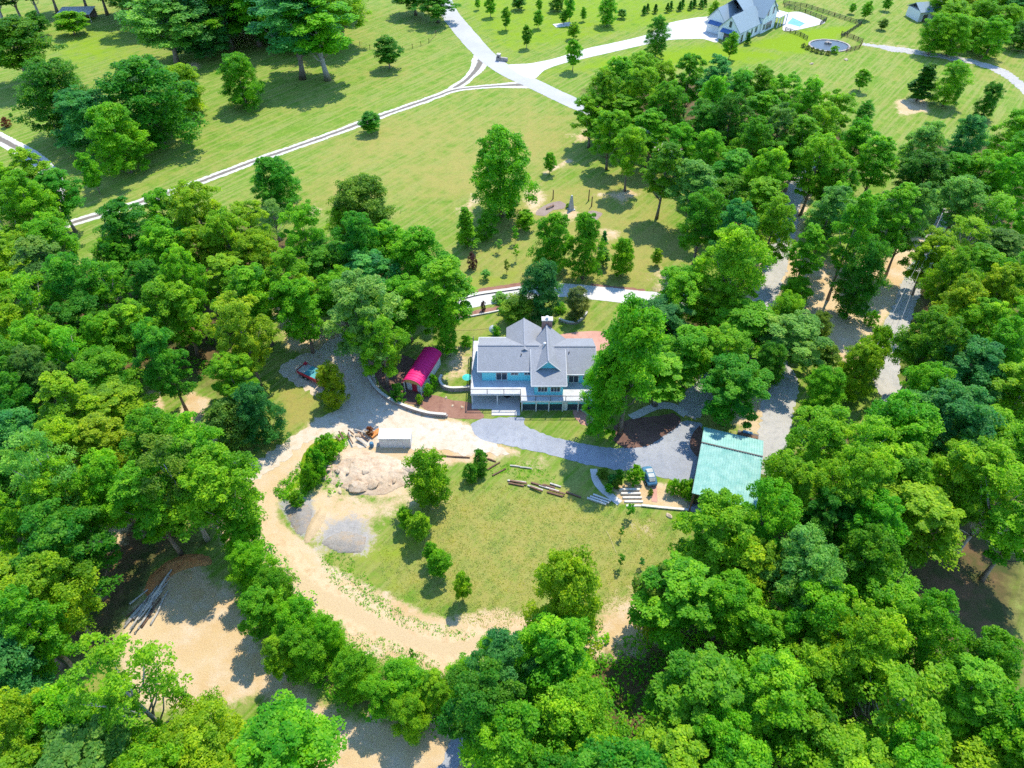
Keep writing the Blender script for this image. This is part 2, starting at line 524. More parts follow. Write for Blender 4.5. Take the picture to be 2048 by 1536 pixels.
SOIL = [  # bare sandy soil: polygon, feather in metres, strength
 ([(395, 1130), (425, 1170), (470, 1180), (510, 1290), (570, 1330), (630, 1400), (710, 1440), (900, 1430), (960, 1560), (640, 1580), (620, 1440), (520, 1390), (380, 1420), (260, 1400), (235, 1280), (260, 1230), (335, 1130)], 3.0, 1.0),
 ([(375, 780), (420, 800), (402, 830), (405, 850), (470, 850), (470, 890), (350, 890), (362, 830)], 1.5, 1.0),
 ([(295, 780), (318, 785), (328, 822), (308, 822)], 1.2, 1.0),
 ([(575, 640), (650, 640), (760, 640), (745, 690), (660, 710), (570, 700)], 3.0, 0.9),
 ([(500, 560), (640, 560), (660, 650), (560, 680)], 4.0, 0.7),
 ([(455, 950), (540, 920), (600, 860), (690, 815), (760, 790), (900, 830), (1000, 880), (1040, 905), (980, 920), (900, 930), (820, 935), (820, 990), (760, 1000), (680, 980), (640, 900), (570, 980), (545, 1060), (480, 1080)], 2.0, 0.95),
 ([(560, 1000), (640, 950), (760, 990), (840, 960), (900, 1000), (770, 1040), (755, 1100), (690, 1120), (600, 1090)], 4.0, 0.7),
 ([(1090, 905), (1040, 925), (1060, 945), (1110, 940)], 2.0, 0.6),
 ([(1225, 970), (1285, 960), (1385, 985), (1375, 1020), (1240, 1005)], 1.2, 1.0),
 ([(1240, 1020), (1320, 1030), (1340, 1090), (1280, 1080)], 5.0, 0.55),
 ([(1560, 500), (1650, 520), (1760, 520), (1840, 455), (1860, 480), (1800, 590), (1750, 690), (1700, 740), (1600, 650)], 3.0, 0.95),
 ([(1440, 790), (1560, 740), (1600, 770), (1560, 880), (1520, 900), (1440, 850)], 3.0, 0.6),
 ([(1050, 385), (1075, 370), (1090, 390), (1080, 425), (1055, 430)], 2.5, 0.85),
 ([(945, 385), (960, 400), (940, 440), (910, 425)], 3.0, 0.75),
 ([(1080, 345), (1140, 315), (1150, 322), (1090, 352)], 1.5, 0.7),
 ([(1130, 270), (1180, 250), (1200, 280), (1150, 290)], 3.0, 0.6),
 ([(1180, 390), (1260, 375), (1290, 385), (1250, 410)], 3.0, 0.7),
 ([(1120, 425), (1150, 410), (1160, 430), (1130, 450)], 2.0, 0.8),
 ([(1190, 455), (1240, 460), (1240, 480), (1210, 480)], 2.0, 0.75),
 ([(1290, 540), (1360, 520), (1380, 590), (1310, 590)], 4.0, 0.65),
 ([(1785, 200), (1850, 195), (1860, 222), (1800, 232)], 2.0, 0.85),
 ([(1640, 160), (1700, 150), (1720, 190), (1670, 200)], 6.0, 0.2),
 ([(1070, 1270), (1300, 1160), (1380, 1200), (1360, 1290), (1240, 1320), (1100, 1330)], 4.0, 0.8),
 ([(905, 690), (945, 690), (940, 760), (880, 770), (880, 730)], 2.0, 0.6),
 ([(660, 120), (720, 90), (730, 110), (680, 150)], 4.0, 0.35),
 ([(580, 420), (640, 390), (680, 430), (600, 450)], 4.0, 0.45),
 ([(365, 128), (400, 122), (405, 138), (375, 142)], 2.0, 0.7),
 ([(190, 1050), (260, 1040), (260, 1090), (200, 1110)], 3.0, 0.8),
 ([(1960, 1030), (2060, 1060), (2060, 1110), (1990, 1100)], 2.0, 0.8),
 ([(1720, 75), (1800, 80), (1900, 105), (1890, 122), (1800, 112), (1725, 98)], 5.0, 0.42),
]
DRY = [
 ([(900, 955), (1100, 975), (1350, 1030), (1360, 1180), (1250, 1220), (1050, 1260), (960, 1260), (780, 1200), (640, 1110), (760, 1080), (850, 1000)], 4.0, 0.74),
 ([(560, 440), (620, 280), (760, 235), (1000, 180), (1150, 210), (1180, 330), (950, 420), (800, 440)], 14.0, 0.66),
 ([(900, 500), (1060, 380), (1300, 330), (1390, 500), (1300, 590), (900, 590)], 3.0, 0.68),
 ([(560, 770), (640, 790), (640, 840), (560, 880)], 2.0, 0.7),
 ([(895, 640), (1050, 620), (1040, 690), (900, 690)], 2.0, 0.5),
 ([(1150, 600), (1280, 600), (1230, 690), (1150, 690)], 2.0, 0.45),
 ([(1840, 80), (2060, 110), (2060, 170), (1900, 110)], 8.0, 0.6),
]
LUSH = [

 ([(545, 985), (600, 935), (640, 880), (690, 870), (700, 890), (640, 960), (620, 1020)], 1.5, 0.9),
 ([(640, 1110), (760, 1060), (830, 1010), (900, 1060), (800, 1180), (760, 1180)], 3.0, 0.4),
 ([(1000, 120), (1090, 100), (1300, 60), (1430, 30), (1430, 0), (990, -20), (900, 0)], 8.0, 0.55),
 ([(1080, 150), (1200, 115), (1420, 85), (1600, 110), (1650, 80), (1560, 120), (1480, 130), (1200, 140)], 5.0, 0.75),
 ([(1480, 90), (1600, 60), (1720, 50), (1680, 75), (1600, 110)], 3.0, 0.85),
 ([(100, 60), (250, 60), (300, 130), (80, 140)], 12.0, 0.55),
 ([(300, 180), (420, 190), (400, 240), (300, 380), (120, 360), (120, 300)], 10.0, 0.3),
 ([(700, 1280), (830, 1310), (870, 1350), (700, 1340)], 2.0, 0.35),
 ([(900, 560), (1040, 530), (1040, 570), (900, 590)], 2.0, 0.35),
]

NX, NY = 560, 540
Yr = np.concatenate([[-3000, -300, -20], 16 * (335 / 16) ** (np.linspace(0, 1, NY)), [420, 800, 4500]])
half = lambda y: (np.clip(y, 16, 335) * 0.7071 + CH * 0.7071) * 1024 / F * 1.10 + 8
U = np.concatenate([[-1], np.linspace(-1, 1, NX), [1]])
GX = np.zeros((len(Yr), len(U)))
GY = np.repeat(Yr[:, None], len(U), 1)
for j, y in enumerate(Yr):
    GX[j] = U * half(y)
    GX[j, 0], GX[j, -1] = -4000, 4000
fx, fy = GX.ravel(), GY.ravel()
soil = np.zeros(fx.shape); dry = np.full(fx.shape, 0.27); litter_shade_mask = np.zeros(fx.shape); lus = np.full(fx.shape, 0.05)


def stamp(arr, polys):
    for px, fe, st in polys:
        w = W_(px)
        xs, ys = [p[0] for p in w], [p[1] for p in w]
        k = np.where((fx > min(xs) - fe) & (fx < max(xs) + fe) & (fy > min(ys) - fe) & (fy < max(ys) + fe))[0]
        d = sdist(fx[k], fy[k], w)
        arr[k] = np.maximum(arr[k], st * np.clip(0.5 + d / (2 * fe), 0, 1))


stamp(soil, SOIL); stamp(dry, DRY); stamp(lus, LUSH)
stamp(litter_shade_mask, [(w['poly'], 5.0, 0.8) for w in WOODS.values()])
stamp(litter_shade_mask, [([(1740, 1070), (1900, 1000), (2060, 1080), (2060, 1420), (1800, 1330)], 6.0, 0.8), ([(40, 1040), (250, 990), (440, 1080), (330, 1130), (230, 1290), (60, 1400)], 5.0, 0.8)])  # dark litter tone here also paints in the tree shade of two hollows
stamp(litter_shade_mask, [([(230, -10), (720, -10), (700, 130), (600, 160), (500, 110), (380, 130), (250, 110)], 6.0, 0.3),
            ([(470, 1050), (520, 1050), (640, 1230), (700, 1330), (900, 1370), (960, 1330), (900, 1450), (700, 1420), (560, 1320)], 2.0, 0.7)])
stones = np.zeros(fx.shape)
stamp(stones, [([(558, 1005), (578, 990), (625, 1000), (634, 1040), (612, 1078), (588, 1062)], 1.3, 1.0),
               ([(645, 1040), (700, 1020), (745, 1035), (755, 1085), (725, 1110), (660, 1105), (622, 1088)], 2.6, 0.72),
               ([(560, 930), (620, 890), (700, 895), (690, 930), (560, 990), (500, 990)], 2.0, 0.35),
               ([(985, 880), (1060, 900), (1010, 925), (900, 925), (900, 905)], 2.0, 0.4),
               ([(1240, 1020), (1330, 1030), (1340, 1080), (1280, 1080)], 4.0, 0.35)])
# verges worn bare along the dirt tracks
for line, wd, st in ((([(480, 955), (475, 1010), (500, 1060), (560, 1120), (620, 1180), (690, 1215), (760, 1250), (830, 1285), (900, 1295), (1000, 1275)]), 4.6, 0.8),
                     ([(1600, 350), (1575, 450), (1545, 560), (1480, 700)], 4.0, 0.7)):
    l = W_(line)
    d = ldist(fx, fy, l)
    soil = np.maximum(soil, st * np.clip((wd - d) / 2.2 + 0.3, 0, 1))
me = bpy.data.meshes.new('ground')
nr, nc = GX.shape
me.vertices.add(nr * nc)
co = np.stack([fx, fy, np.zeros(fx.shape)], 1).astype(np.float32)
me.vertices.foreach_set('co', co.ravel())
ii = (np.arange(nr - 1)[:, None] * nc + np.arange(nc - 1)[None, :]).ravel()
q = np.stack([ii, ii + 1, ii + nc + 1, ii + nc], 1).astype(np.int32)
me.loops.add(q.size)
me.loops.foreach_set('vertex_index', q.ravel())
me.polygons.add(len(q))
me.polygons.foreach_set('loop_start', np.arange(0, q.size, 4, dtype=np.int32))
me.update()
ca = me.color_attributes.new('zones', 'FLOAT_COLOR', 'POINT')
ca.data.foreach_set('color', np.stack([soil, dry, litter_shade_mask, lus], 1).astype(np.float32).ravel())
st_ = me.attributes.new('stones', 'FLOAT', 'POINT')
st_.data.foreach_set('value', stones.astype(np.float32))
me.materials.append(M['ground'])
go = bpy.data.objects.new('ground', me)
COL.objects.link(go)
tag(go, kind='structure')


def jag(n, amp):
    """smooth-ish random wobble along an edge"""
    a = rng.normal(0, 1, n)
    b = np.convolve(np.concatenate([a[-4:], a, a[:4]]), np.ones(9) / 9 ** 0.5 / 1.6, 'valid')[:n]
    return amp * (0.55 * b + 0.6 * a)


def strip(name, line, width, z, m, amp=0.15, step=0.45, kind='structure', across=False):
    """a road or path laid along a line of photo pixels"""
    p = catmull(W_(line), step)
    d = np.gradient(p, axis=0)
    d /= np.linalg.norm(d, axis=1)[:, None] + 1e-9
    nrm = np.stack([-d[:, 1], d[:, 0]], 1)
    w = np.interp(np.linspace(0, 1, len(p)), np.linspace(0, 1, len(width)), width) if hasattr(width, '__len__') else np.full(len(p), width)
    wl, wr = w / 2 + jag(len(p), amp), w / 2 + jag(len(p), amp)
    K = 5
    vs, at = [], []
    for i in range(len(p)):
        for k in range(K):
            u = -1 + 2 * k / (K - 1)
            q_ = p[i] + nrm[i] * (u * (wl[i] if u > 0 else wr[i]))
            vs.append((q_[0], q_[1], z))
            at.append(u)
    fs = []
    for i in range(len(p) - 1):
        for k in range(K - 1):
            a = i * K + k
            fs.append((a + K, a + K + 1, a + 1, a))
    mb = MB(); mb.v = vs; mb.f = fs
    o = mb.build(name, m)
    if across:
        x = o.data.attributes.new('across', 'FLOAT', 'POINT')
        x.data.foreach_set('value', np.array(at, np.float32))
    return tag(o, kind=kind)


def sheet(name, px, z, m, amp=0.1, step=0.5, parent=None, h=0.0):
    """a flat patch of ground outlined in photo pixels; h raises it as a step"""
    p = closed(W_(px), step)
    c = np.roll(p, -1, 0) - np.roll(p, 1, 0)
    c /= np.linalg.norm(c, axis=1)[:, None] + 1e-9
    p = p + np.stack([-c[:, 1], c[:, 0]], 1) * jag(len(p), amp)[:, None]
    from mathutils.geometry import tessellate_polygon
    tr = tessellate_polygon([[Vector((a, b, 0)) for a, b in p]])
    mb = MB()
    mb.add([(a, b, z) for a, b in p], [tuple(t) for t in tr])
    o = mb.build(name, m, parent)
    for pl in o.data.polygons:
        pass
    import bmesh
    bm = bmesh.new(); bm.from_mesh(o.data)
    for f in bm.faces:
        if f.normal.z < 0: f.normal_flip()
    bm.to_mesh(o.data); bm.free()
    return tag(o, kind='structure') if parent is None else o


Z = [0.012 + 0.006 * i for i in range(14)]
strip('county_road', [(870, -50), (892, 15), (925, 60), (965, 105), (1010, 140), (1075, 172), (1150, 207), (1240, 245), (1340, 300), (1450, 360)], [6.4, 6.4, 6.6, 6.8, 6.2, 5.8, 5.8, 5.6, 5.4], Z[3], M['asphalt'], 0.1)
strip('field_drive', [(966, 112), (955, 135), (935, 158), (900, 181), (860, 197), (740, 240), (620, 284), (510, 322), (380, 371), (250, 414), (135, 449), (70, 475)], [6.0, 3.4, 3.0, 3.0, 3.0, 3.0, 3.0, 3.1, 3.1, 3.4], Z[1], M['track'], 0.16, across=True)
strip('field_drive', [(1065, 168), (1010, 171), (960, 174), (910, 180), (870, 194)], [6.5, 2.6, 2.6, 2.6], Z[2], M['track'], 0.14, across=True)
strip('farm_drive', [(-30, 262), (5, 280), (45, 302), (80, 326), (104, 356), (112, 390), (106, 420)], 4.2, Z[1], M['track'], 0.14, across=True)
sheet('concrete_driveway', [(1015, 130), (1060, 127), (1105, 118), (1175, 97), (1240, 83), (1295, 69), (1335, 47), (1395, 35), (1430, 36), (1436, 84), (1405, 78), (1350, 79), (1320, 83), (1270, 94), (1200, 110), (1130, 126), (1090, 140), (1068, 158), (1040, 150)], Z[4], M['concrete'], 0.06)
strip('paved_drive', [(870, 628), (900, 615), (950, 600), (1000, 592), (1060, 584), (1120, 580), (1190, 586), (1265, 594), (1340, 600), (1420, 606)], 4.3, Z[3], M['concrete'], 0.05)
strip('gravel_drive', [(1625, 315), (1600, 350), (1584, 400), (1575, 450), (1558, 510), (1545, 560), (1512, 640), (1478, 700), (1440, 745), (1400, 790), (1370, 830)], 3.9, Z[1], M['gravel'], 0.3)
strip('gravel_drive', [(1500, 690), (1550, 730), (1570, 770), (1552, 820), (1543, 880), (1530, 950)], 4.6, Z[2], M['gravel'], 0.3)
strip('gravel_lane', [(1900, 420), (1880, 460), (1835, 545), (1812, 600), (1788, 670), (1772, 730), (1778, 780), (1800, 830)], 3.8, Z[1], M['gravel'], 0.25)
strip('gravel_path', [(1725, 88), (1800, 100), (1880, 112), (1940, 122), (1990, 138), (2030, 160), (2060, 190)], [2.5, 4.5, 4.2, 4.0, 4.2, 4.2], Z[1], M['gravel'], 0.5)
sheet('gravel_court', [(690, 665), (745, 655), (742, 730), (758, 785), (815, 820), (895, 838), (945, 850), (985, 884), (1015, 905), (930, 908), (865, 895), (820, 898), (720, 893), (672, 882), (615, 885), (560, 925), (495, 968), (462, 962), (520, 915), (600, 862), (645, 835), (690, 815), (640, 790), (585, 772), (555, 740), (590, 712), (650, 690)], Z[2], M['palegravel'], 0.45)
strip('dirt_road', [(485, 955), (476, 1005), (500, 1060), (560, 1122), (620, 1182), (690, 1218), (760, 1252), (830, 1285), (890, 1297), (950, 1290), (1010, 1275), (1070, 1265)], [5.5, 5.6, 5.4, 5.2, 5.0, 4.8, 4.6, 4.4, 5.0, 4.0], Z[1], M['dirt'], 0.45, across=True)
sheet('gravel_yard', [(943, 850), (965, 838), (1045, 834), (1050, 853), (1100, 872), (1160, 886), (1240, 897), (1300, 885), (1340, 850), (1375, 843), (1405, 850), (1385, 880), (1398, 925), (1388, 966), (1330, 956), (1290, 946), (1240, 941), (1180, 931), (1105, 911), (1040, 896), (985, 885), (955, 872)], Z[3], M['greygravel'], 0.12)
strip('stone_walkway', [(1188, 938), (1192, 960), (1205, 978), (1222, 992), (1240, 1006)], 1.1, Z[4], M['concrete'], 0.05)
strip('stone_walkway', [(1262, 836), (1288, 823), (1318, 812), (1348, 814), (1372, 830)], 1.5, Z[4], M['concrete'], 0.05)
sheet('mulch_bed', [(1228, 852), (1262, 838), (1310, 832), (1345, 826), (1362, 838), (1352, 855), (1322, 875), (1295, 893), (1250, 896), (1225, 880)], Z[5], M['darkmulch'], 0.08)
sheet('mulch_bed', [(1400, 852), (1383, 872), (1380, 895), (1398, 915), (1410, 880)], Z[5], M['darkmulch'], 0.05)
sheet('mulch_bed', [(862, 790), (905, 800), (938, 804), (968, 830), (962, 838), (905, 836), (850, 818), (835, 805)], Z[4], M['mulch'], 0.06)
sheet('mulch_bed', [(740, 715), (760, 700), (830, 720), (850, 780), (842, 812), (800, 800), (758, 768)], Z[3], M['darkmulch'], 0.05)
sheet('brick_patio', [(1118, 670), (1190, 662), (1240, 672), (1240, 700), (1120, 700)], Z[2], M['brick'], 0.03)
sheet('brick_patio', [(1146, 822), (1156, 818), (1183, 838), (1180, 852), (1163, 848), (1150, 836)], Z[2], M['brick'], 0.05)
sheet('garden_bed', [(1072, 430), (1075, 420), (1095, 408), (1118, 402), (1132, 408), (1128, 417), (1105, 421), (1090, 432)], Z[1], M['greybed'], 0.06)
sheet('garden_bed', [(1176, 424), (1186, 421), (1204, 426), (1203, 431), (1184, 448), (1183, 436)], Z[1], M['greybed'], 0.05)
strip('mulch_strip', [(875, 612), (940, 588), (1000, 578), (1050, 570)], 2.0, Z[2], M['mulch'], 0.15)
strip('mulch_strip', [(890, 640), (950, 627), (1000, 616), (1040, 606)], 1.6, Z[2], M['mulch'], 0.15)
strip('mulch_strip', [(1180, 572), (1230, 578), (1290, 584)], 1.8, Z[2], M['mulch'], 0.15)
sheet('lower_path', [(905, 1480), (950, 1465), (960, 1490), (900, 1545), (880, 1545)], Z[1], M['greygravel'], 0.3)

# ------------------------------------------------------------------ trees
def leaf_mesh(name, c, n, size, tint):
    """diamond leaves at c with facing n"""
    k = len(c)
    n = n / (np.linalg.norm(n, axis=1)[:, None] + 1e-9)
    r = rng.normal(0, 1, (k, 3))
    u = np.cross(n, r); u /= np.linalg.norm(u, axis=1)[:, None] + 1e-9
    w = np.cross(n, u)
    s = size * rng.uniform(0.65, 1.35, (k, 1))
    fold = n * s * rng.uniform(-0.25, 0.05, (k, 1))
    v = np.stack([c - u * s * 0.62, c + w * s * 0.36 + fold, c + u * s * 0.62, c - w * s * 0.36 + fold], 1).reshape(-1, 3)
    me = bpy.data.meshes.new(name)
    me.vertices.add(4 * k)
    me.vertices.foreach_set('co', v.astype(np.float32).ravel())
    me.loops.add(4 * k)
    me.loops.foreach_set('vertex_index', np.arange(4 * k, dtype=np.int32))
    me.polygons.add(k)
    me.polygons.foreach_set('loop_start', np.arange(0, 4 * k, 4, dtype=np.int32))
    me.update()
    a = me.attributes.new('tint', 'FLOAT', 'POINT')
    a.data.foreach_set('value', np.repeat(tint, 4).astype(np.float32))
    me.materials.append(M['leaf'])
    return me


def sphere_dirs(n):
    d = rng.normal(0, 1, (n, 3))
    return d / np.linalg.norm(d, axis=1)[:, None]


def crown(name, H, zb, Rr, prof, nl, lr, leaves, size, flat=0.8, sub=7, loose=0.0, ragged=0.12):
    """a crown of lobes and smaller knobs of leaves. prof(t) is the radius share at height share t"""
    L = []
    for i in range(nl):
        t = (i + 0.5 + rng.uniform(-0.4, 0.4)) / nl
        t = 0.06 + 0.90 * t ** 0.9
        a = i * 2.39996 + rng.uniform(-0.5, 0.5)
        rr = Rr * prof(t) * (rng.uniform(0.45, 0.85) if i % 4 else rng.uniform(0.05, 0.4))
        rad = lr * rng.uniform(0.75, 1.25) * (0.6 + 0.5 * prof(t))
        L.append((rr * math.cos(a), rr * math.sin(a), zb + (H - zb) * t - rad * 0.35, rad))
    L = np.array(L)
    C, N, T = [], [], []
    per = max(8, leaves // (nl * sub))
    for x, y, z, rad in L:
        d = sphere_dirs(sub)
        d[:, 2] = np.abs(d[:, 2]) * 0.9 + d[:, 2] * 0.25
        out = np.array([x, y, 0.0]) / (Rr + 1e-6)
        d = d + out * 0.5
        d /= np.linalg.norm(d, axis=1)[:, None]
        ltint = rng.normal(0, 0.13)
        for k in range(sub):
            c0 = np.array([x, y, z]) + d[k] * rad * rng.uniform(0.45, 0.95) * np.array([1, 1, flat])
            r1 = rad * rng.uniform(0.32, 0.58)
            p = sphere_dirs(per)
            p[:, 2] = np.where(p[:, 2] < -0.3, -p[:, 2] * 0.7, p[:, 2])
            rad_s = r1 * rng.uniform(0.35, 1.0 + ragged, (per, 1)) ** 0.6
            C.append(c0 + p * rad_s * np.array([1, 1, flat]))
            N.append(p * 0.55 + np.array([0, 0, 0.7]) + rng.normal(0, 0.45, (per, 3)))
            T.append(np.clip(0.5 + ltint + rng.normal(0, 0.05) + rng.normal(0, 0.16, per), 0.02, 1))
    C, N, T = np.concatenate(C), np.concatenate(N), np.concatenate(T)
    if loose:
        k = rng.random(len(C)) > loose
        C, N, T = C[k], N[k], T[k]
    return leaf_mesh(name, C, N, size, T), L


def trunk_mesh(name, H, zb, r0, L, m, nlimb=8, lean=0.03):
    mb = MB()
    top = zb + (H - zb) * 0.72
    pts, rad = [], []
    for i in range(7):
        t = i / 6
        pts.append((lean * H * math.sin(3 * t) * 0.5, lean * H * (math.sin(2.1 * t + 1) - math.sin(1)) * 0.5, top * t - 0.1))
        rad.append(r0 * (1.35 if i == 0 else 1) * (1 - 0.78 * t))
    mb.tube(pts, rad, 8)
    idx = np.argsort(L[:, 2])[:max(1, int(len(L) * 0.8))]
    for i in idx[::max(1, len(idx) // nlimb)][:nlimb]:
        x, y, z, rr = L[i]
        zs = min(top * 0.9, max(zb * 0.75, z - 1.1 * math.hypot(x, y) - 0.1 * H))
        t = zs / top
        b = Vector(pts[0]).lerp(Vector(pts[-1]), t)
        e = Vector((x, y, z))
        mid = b.lerp(e, 0.5) + Vector((0, 0, -0.06 * H * random.uniform(0.2, 1)))
        mb.tube([b, mid, e], [r0 * 0.42 * (1 - 0.5 * t), r0 * 0.26, r0 * 0.08], 5)
    me = bpy.data.meshes.new(name)
    me.from_pydata(mb.v, [], mb.f)
    me.polygons.foreach_set('use_smooth', [True] * len(me.polygons))
    me.materials.append(m)
    return me


oval = lambda t: math.sqrt(max(0.02, 1 - (2 * t - 0.85) ** 2 / 1.35)) 
egg = lambda t: math.sin(math.pi * min(0.98, 0.12 + 0.86 * t)) ** 0.7
tall = lambda t: min(1, 0.55 + 1.2 * t) * (1 - max(0, t - 0.45) ** 1.6 * 1.75)
conep = lambda t: 1.02 - 0.97 * t
pear = lambda t: 0.62 + 0.75 * t * (1 - t) * 2.2 - 0.45 * max(0, t - 0.72) * 2
PROTO = {}


def proto(key, H, zb, w, prof, nl, lr, leaves, size, r0, bark='bark', nlimb=8, **k):
    c, L = crown('crown', H, zb, w / 2, prof, nl, lr, leaves, size, **k)
    tm = trunk_mesh('trunk', H, zb, r0, L, M[bark], nlimb)
    v = np.zeros(len(c.vertices) * 3, np.float32)
    c.vertices.foreach_get('co', v)
    v = v.reshape(-1, 3)
    rad = np.percentile(np.hypot(v[:, 0], v[:, 1]), 96)
    PROTO[key] = (c, tm, np.percentile(v[:, 2], 99.7), 2 * rad, zb)


for i in range(7):
    proto('broad%d' % i, 18, 4.2 + 0.35 * i, 11, [oval, egg, oval, pear, egg, tall, oval][i], 36 + 4 * i, 1.7, 31000, 0.27, 0.36, nlimb=9)
for i in range(3):
    proto('tall%d' % i, 23, 7, 8.5, tall, 42, 1.45, 27000, 0.27, 0.34, 'palebark' if i == 1 else 'bark', nlimb=9)
for i in range(2):
    proto('loose%d' % i, 20, 6, 10, oval, 26, 1.5, 13000, 0.26, 0.34, 'palebark', nlimb=20, loose=0.25, sub=9)
for i in range(2):
    proto('cone%d' % i, 9, 0.5, 4.6, conep, 44, 0.85, 12000, 0.24, 0.14, ragged=0.25)
for i in range(3):
    proto('young%d' % i, 7, 1.2, 4.2, egg, 34, 0.95, 11000, 0.22, 0.11, nlimb=6)
for i in range(2):
    proto('full%d' % i, 14, 0.3, 9.5, pear, 64, 1.75, 36000, 0.24, 0.3, nlimb=8)
for i in range(2):
    proto('dome%d' % i, 13, 0.3, 10, lambda t: math.sqrt(max(0.03, 1 - (1.75 * t - 0.72) ** 2)), 66, 1.6, 36000, 0.24, 0.3, nlimb=8)
for i in range(3):
    proto('bush%d' % i, 2.2, 0.0, 2.6, egg, 24, 0.52, 4200, 0.14, 0.05, nlimb=5)
proto('feather0', 6, 0.25, 5, pear, 70, 0.75, 18000, 0.18, 0.08, nlimb=14, sub=8, ragged=0.5)
proto('ball0', 2.0, 0.05, 2.7, lambda t: math.sqrt(max(0.03, 1 - (1.5 * t - 0.45) ** 2)), 40, 0.32, 7000, 0.10, 0.05, nlimb=4)
proto('sapling0', 3, 0.7, 1.6, egg, 12, 0.36, 900, 0.17, 0.04, nlimb=5)
proto('sapling1', 3, 0.9, 1.5, egg, 10, 0.36, 700, 0.17, 0.04, nlimb=5)
NVAR = dict(broad=7, tall=3, loose=2, cone=2, young=3, full=2, dome=2, bush=3, feather=1, ball=1, sapling=2)

GREENS = {   # leaf colours
 'mid': (0.150, 0.400, 0.008), 'dark': (0.080, 0.270, 0.012), 'yellow': (0.235, 0.480, 0.008), 'bright': (0.190, 0.450, 0.008),
 'grey': (0.185, 0.370, 0.050), 'blue': (0.078, 0.285, 0.055), 'olive': (0.175, 0.290, 0.020), 'red': (0.26, 0.090, 0.035), 'purple': (0.15, 0.065, 0.07),
 'lime': (0.300, 0.520, 0.008), 'brown': (0.17, 0.20, 0.050), 'straw': (0.42, 0.42, 0.09),
}
WORD = dict(mid='mid green', dark='dark green', yellow='yellow green', bright='bright green', grey='grey green', blue='blue green', olive='olive green', lime='lime green', brown='brownish green')
trees = []


def plant(kind, col, x, y, H, w, name, label=None, cat='tree', group=None, rz=None, jit=0.14, var=None):
    v = var if var is not None else int(rng.integers(NVAR[kind]))
    c, tm, h0, w0, zb = PROTO['%s%d' % (kind, v)]
    t = thing(name, label, cat, (x, y, 0), rng.uniform(0, 6.28) if rz is None else rz, group)
    t.scale = (w / w0 * rng.uniform(0.9, 1.1), w / w0 * rng.uniform(0.9, 1.1), H / h0)
    b = np.array(GREENS[col]) * (1 + rng.normal(0, jit)) * (1 + rng.normal(0, jit * 0.3, 3))
    b = np.clip(b, 0.004, 0.4)
    for nm, me in (('crown', c), ('trunk', tm)):
        if nm == 'trunk' and kind in ('ball',): continue
        if nm == 'trunk' and kind == 'bush': nm = 'stem'
        if nm == 'crown' and kind in ('bush', 'ball'): nm = 'foliage'
        o = bpy.data.objects.new(nm, me)
        COL.objects.link(o)
        o.parent = t
        o.color = (*b, 1)
    trees.append((t, x, y, H, w))
    return t


def solve_top(x, y, top):
    lo, hi = 0.2, 60
    for _ in range(40):
        m = (lo + hi) / 2
        if P(x, y, m)[1] > top: lo = m
        else: hi = m
    return lo


def iso(kind, col, bx, by, top, wpx, label, name='broadleaf_tree', cat='tree', group=None, **k):
    """a tree that stands free: foot, top and crown width read in photo pixels"""
    x, y = G(bx, by)
    H = solve_top(x, y, top)
    w = wpx / scale_at(x, y, H * 0.6)
    return plant(kind, col, x, y, H, w, name, label, cat, group, **k)


GT = 'trees standing on the open lawns'
I = iso
# upper left lawn
I('full', 'dark', 150, 277, 122, 150, 'dark olive green tree on the west side of the lawn clump', group=GT)
I('full', 'blue', 205, 305, 182, 120, 'blue green tree at the middle of the lawn clump', group=GT)
I('dome', 'dark', 325, 285, 122, 185, 'widest dark green tree of the lawn clump', group=GT)
I('full', 'yellow', 380, 228, 130, 90, 'yellow green tree behind the lawn clump', group=GT)
I('dome', 'bright', 262, 345, 210, 120, 'bright yellow topped tree in front of the lawn clump', group=GT)
I('young', 'mid', 200, 388, 305, 46, 'slim young tree at the foot of the bright yellow topped tree', 'young_tree', group=GT)
I('broad', 'mid', 66, 170, 38, 150, 'tall green tree with bare leaning trunk and long shadow', group=GT)
I('dome', 'mid', 492, 214, 110, 88, 'rounded green tree alone between grove and lawn clump', group=GT)
I('young', 'bright', 150, 70, 22, 60, 'round bright green tree in front of the far shed', group=GT)
I('young', 'dark', 84, 74, 22, 46, 'small dark tree beside the round bright tree', group=GT)
I('bush', 'red', 16, 254, 234, 20, 'rusty red shrub on the lawn by the farm drive', 'shrub', 'shrub', var=1)
I('bush', 'dark', 23, 233, 226, 8, 'tiny dark shrub behind the rusty red shrub', 'shrub', 'shrub')
I('young', 'dark', 779, 137, 73, 60, 'round dark tree with an oval shadow beside the wire fence', group=GT)
I('young', 'dark', 743, 266, 226, 44, 'small crooked tree beside the twin track drive', 'young_tree', group=GT)
I('dome', 'dark', 562, 414, 318, 92, 'dark rounded tree at the lower edge of the meadow', group=GT)
I('dome', 'mid', 1003, 432, 260, 128, 'huge broad tree standing alone in the meadow above the orchard', group=GT, var=1)
I('young', 'mid', 1099, 348, 305, 26, 'small round tree by the sandy path', 'young_tree', group=GT)
I('full', 'olive', 738, 485, 354, 118, 'tall olive brown tree at the meadow edge', group=GT)
I('full', 'yellow', 695, 492, 412, 66, 'yellow green tree beside the tall olive brown tree', group=GT)
I('loose', 'grey', 560, 482, 402, 66, 'thin grey tree with bare twigs below the dark rounded tree', group=GT)
I('broad', 'dark', 876, 45, -22, 90, 'dark spreading tree at the edge of the asphalt road', group=GT)
I('broad', 'dark', 832, 30, -34, 84, 'dark tree behind the spreading tree by the road', group=GT)
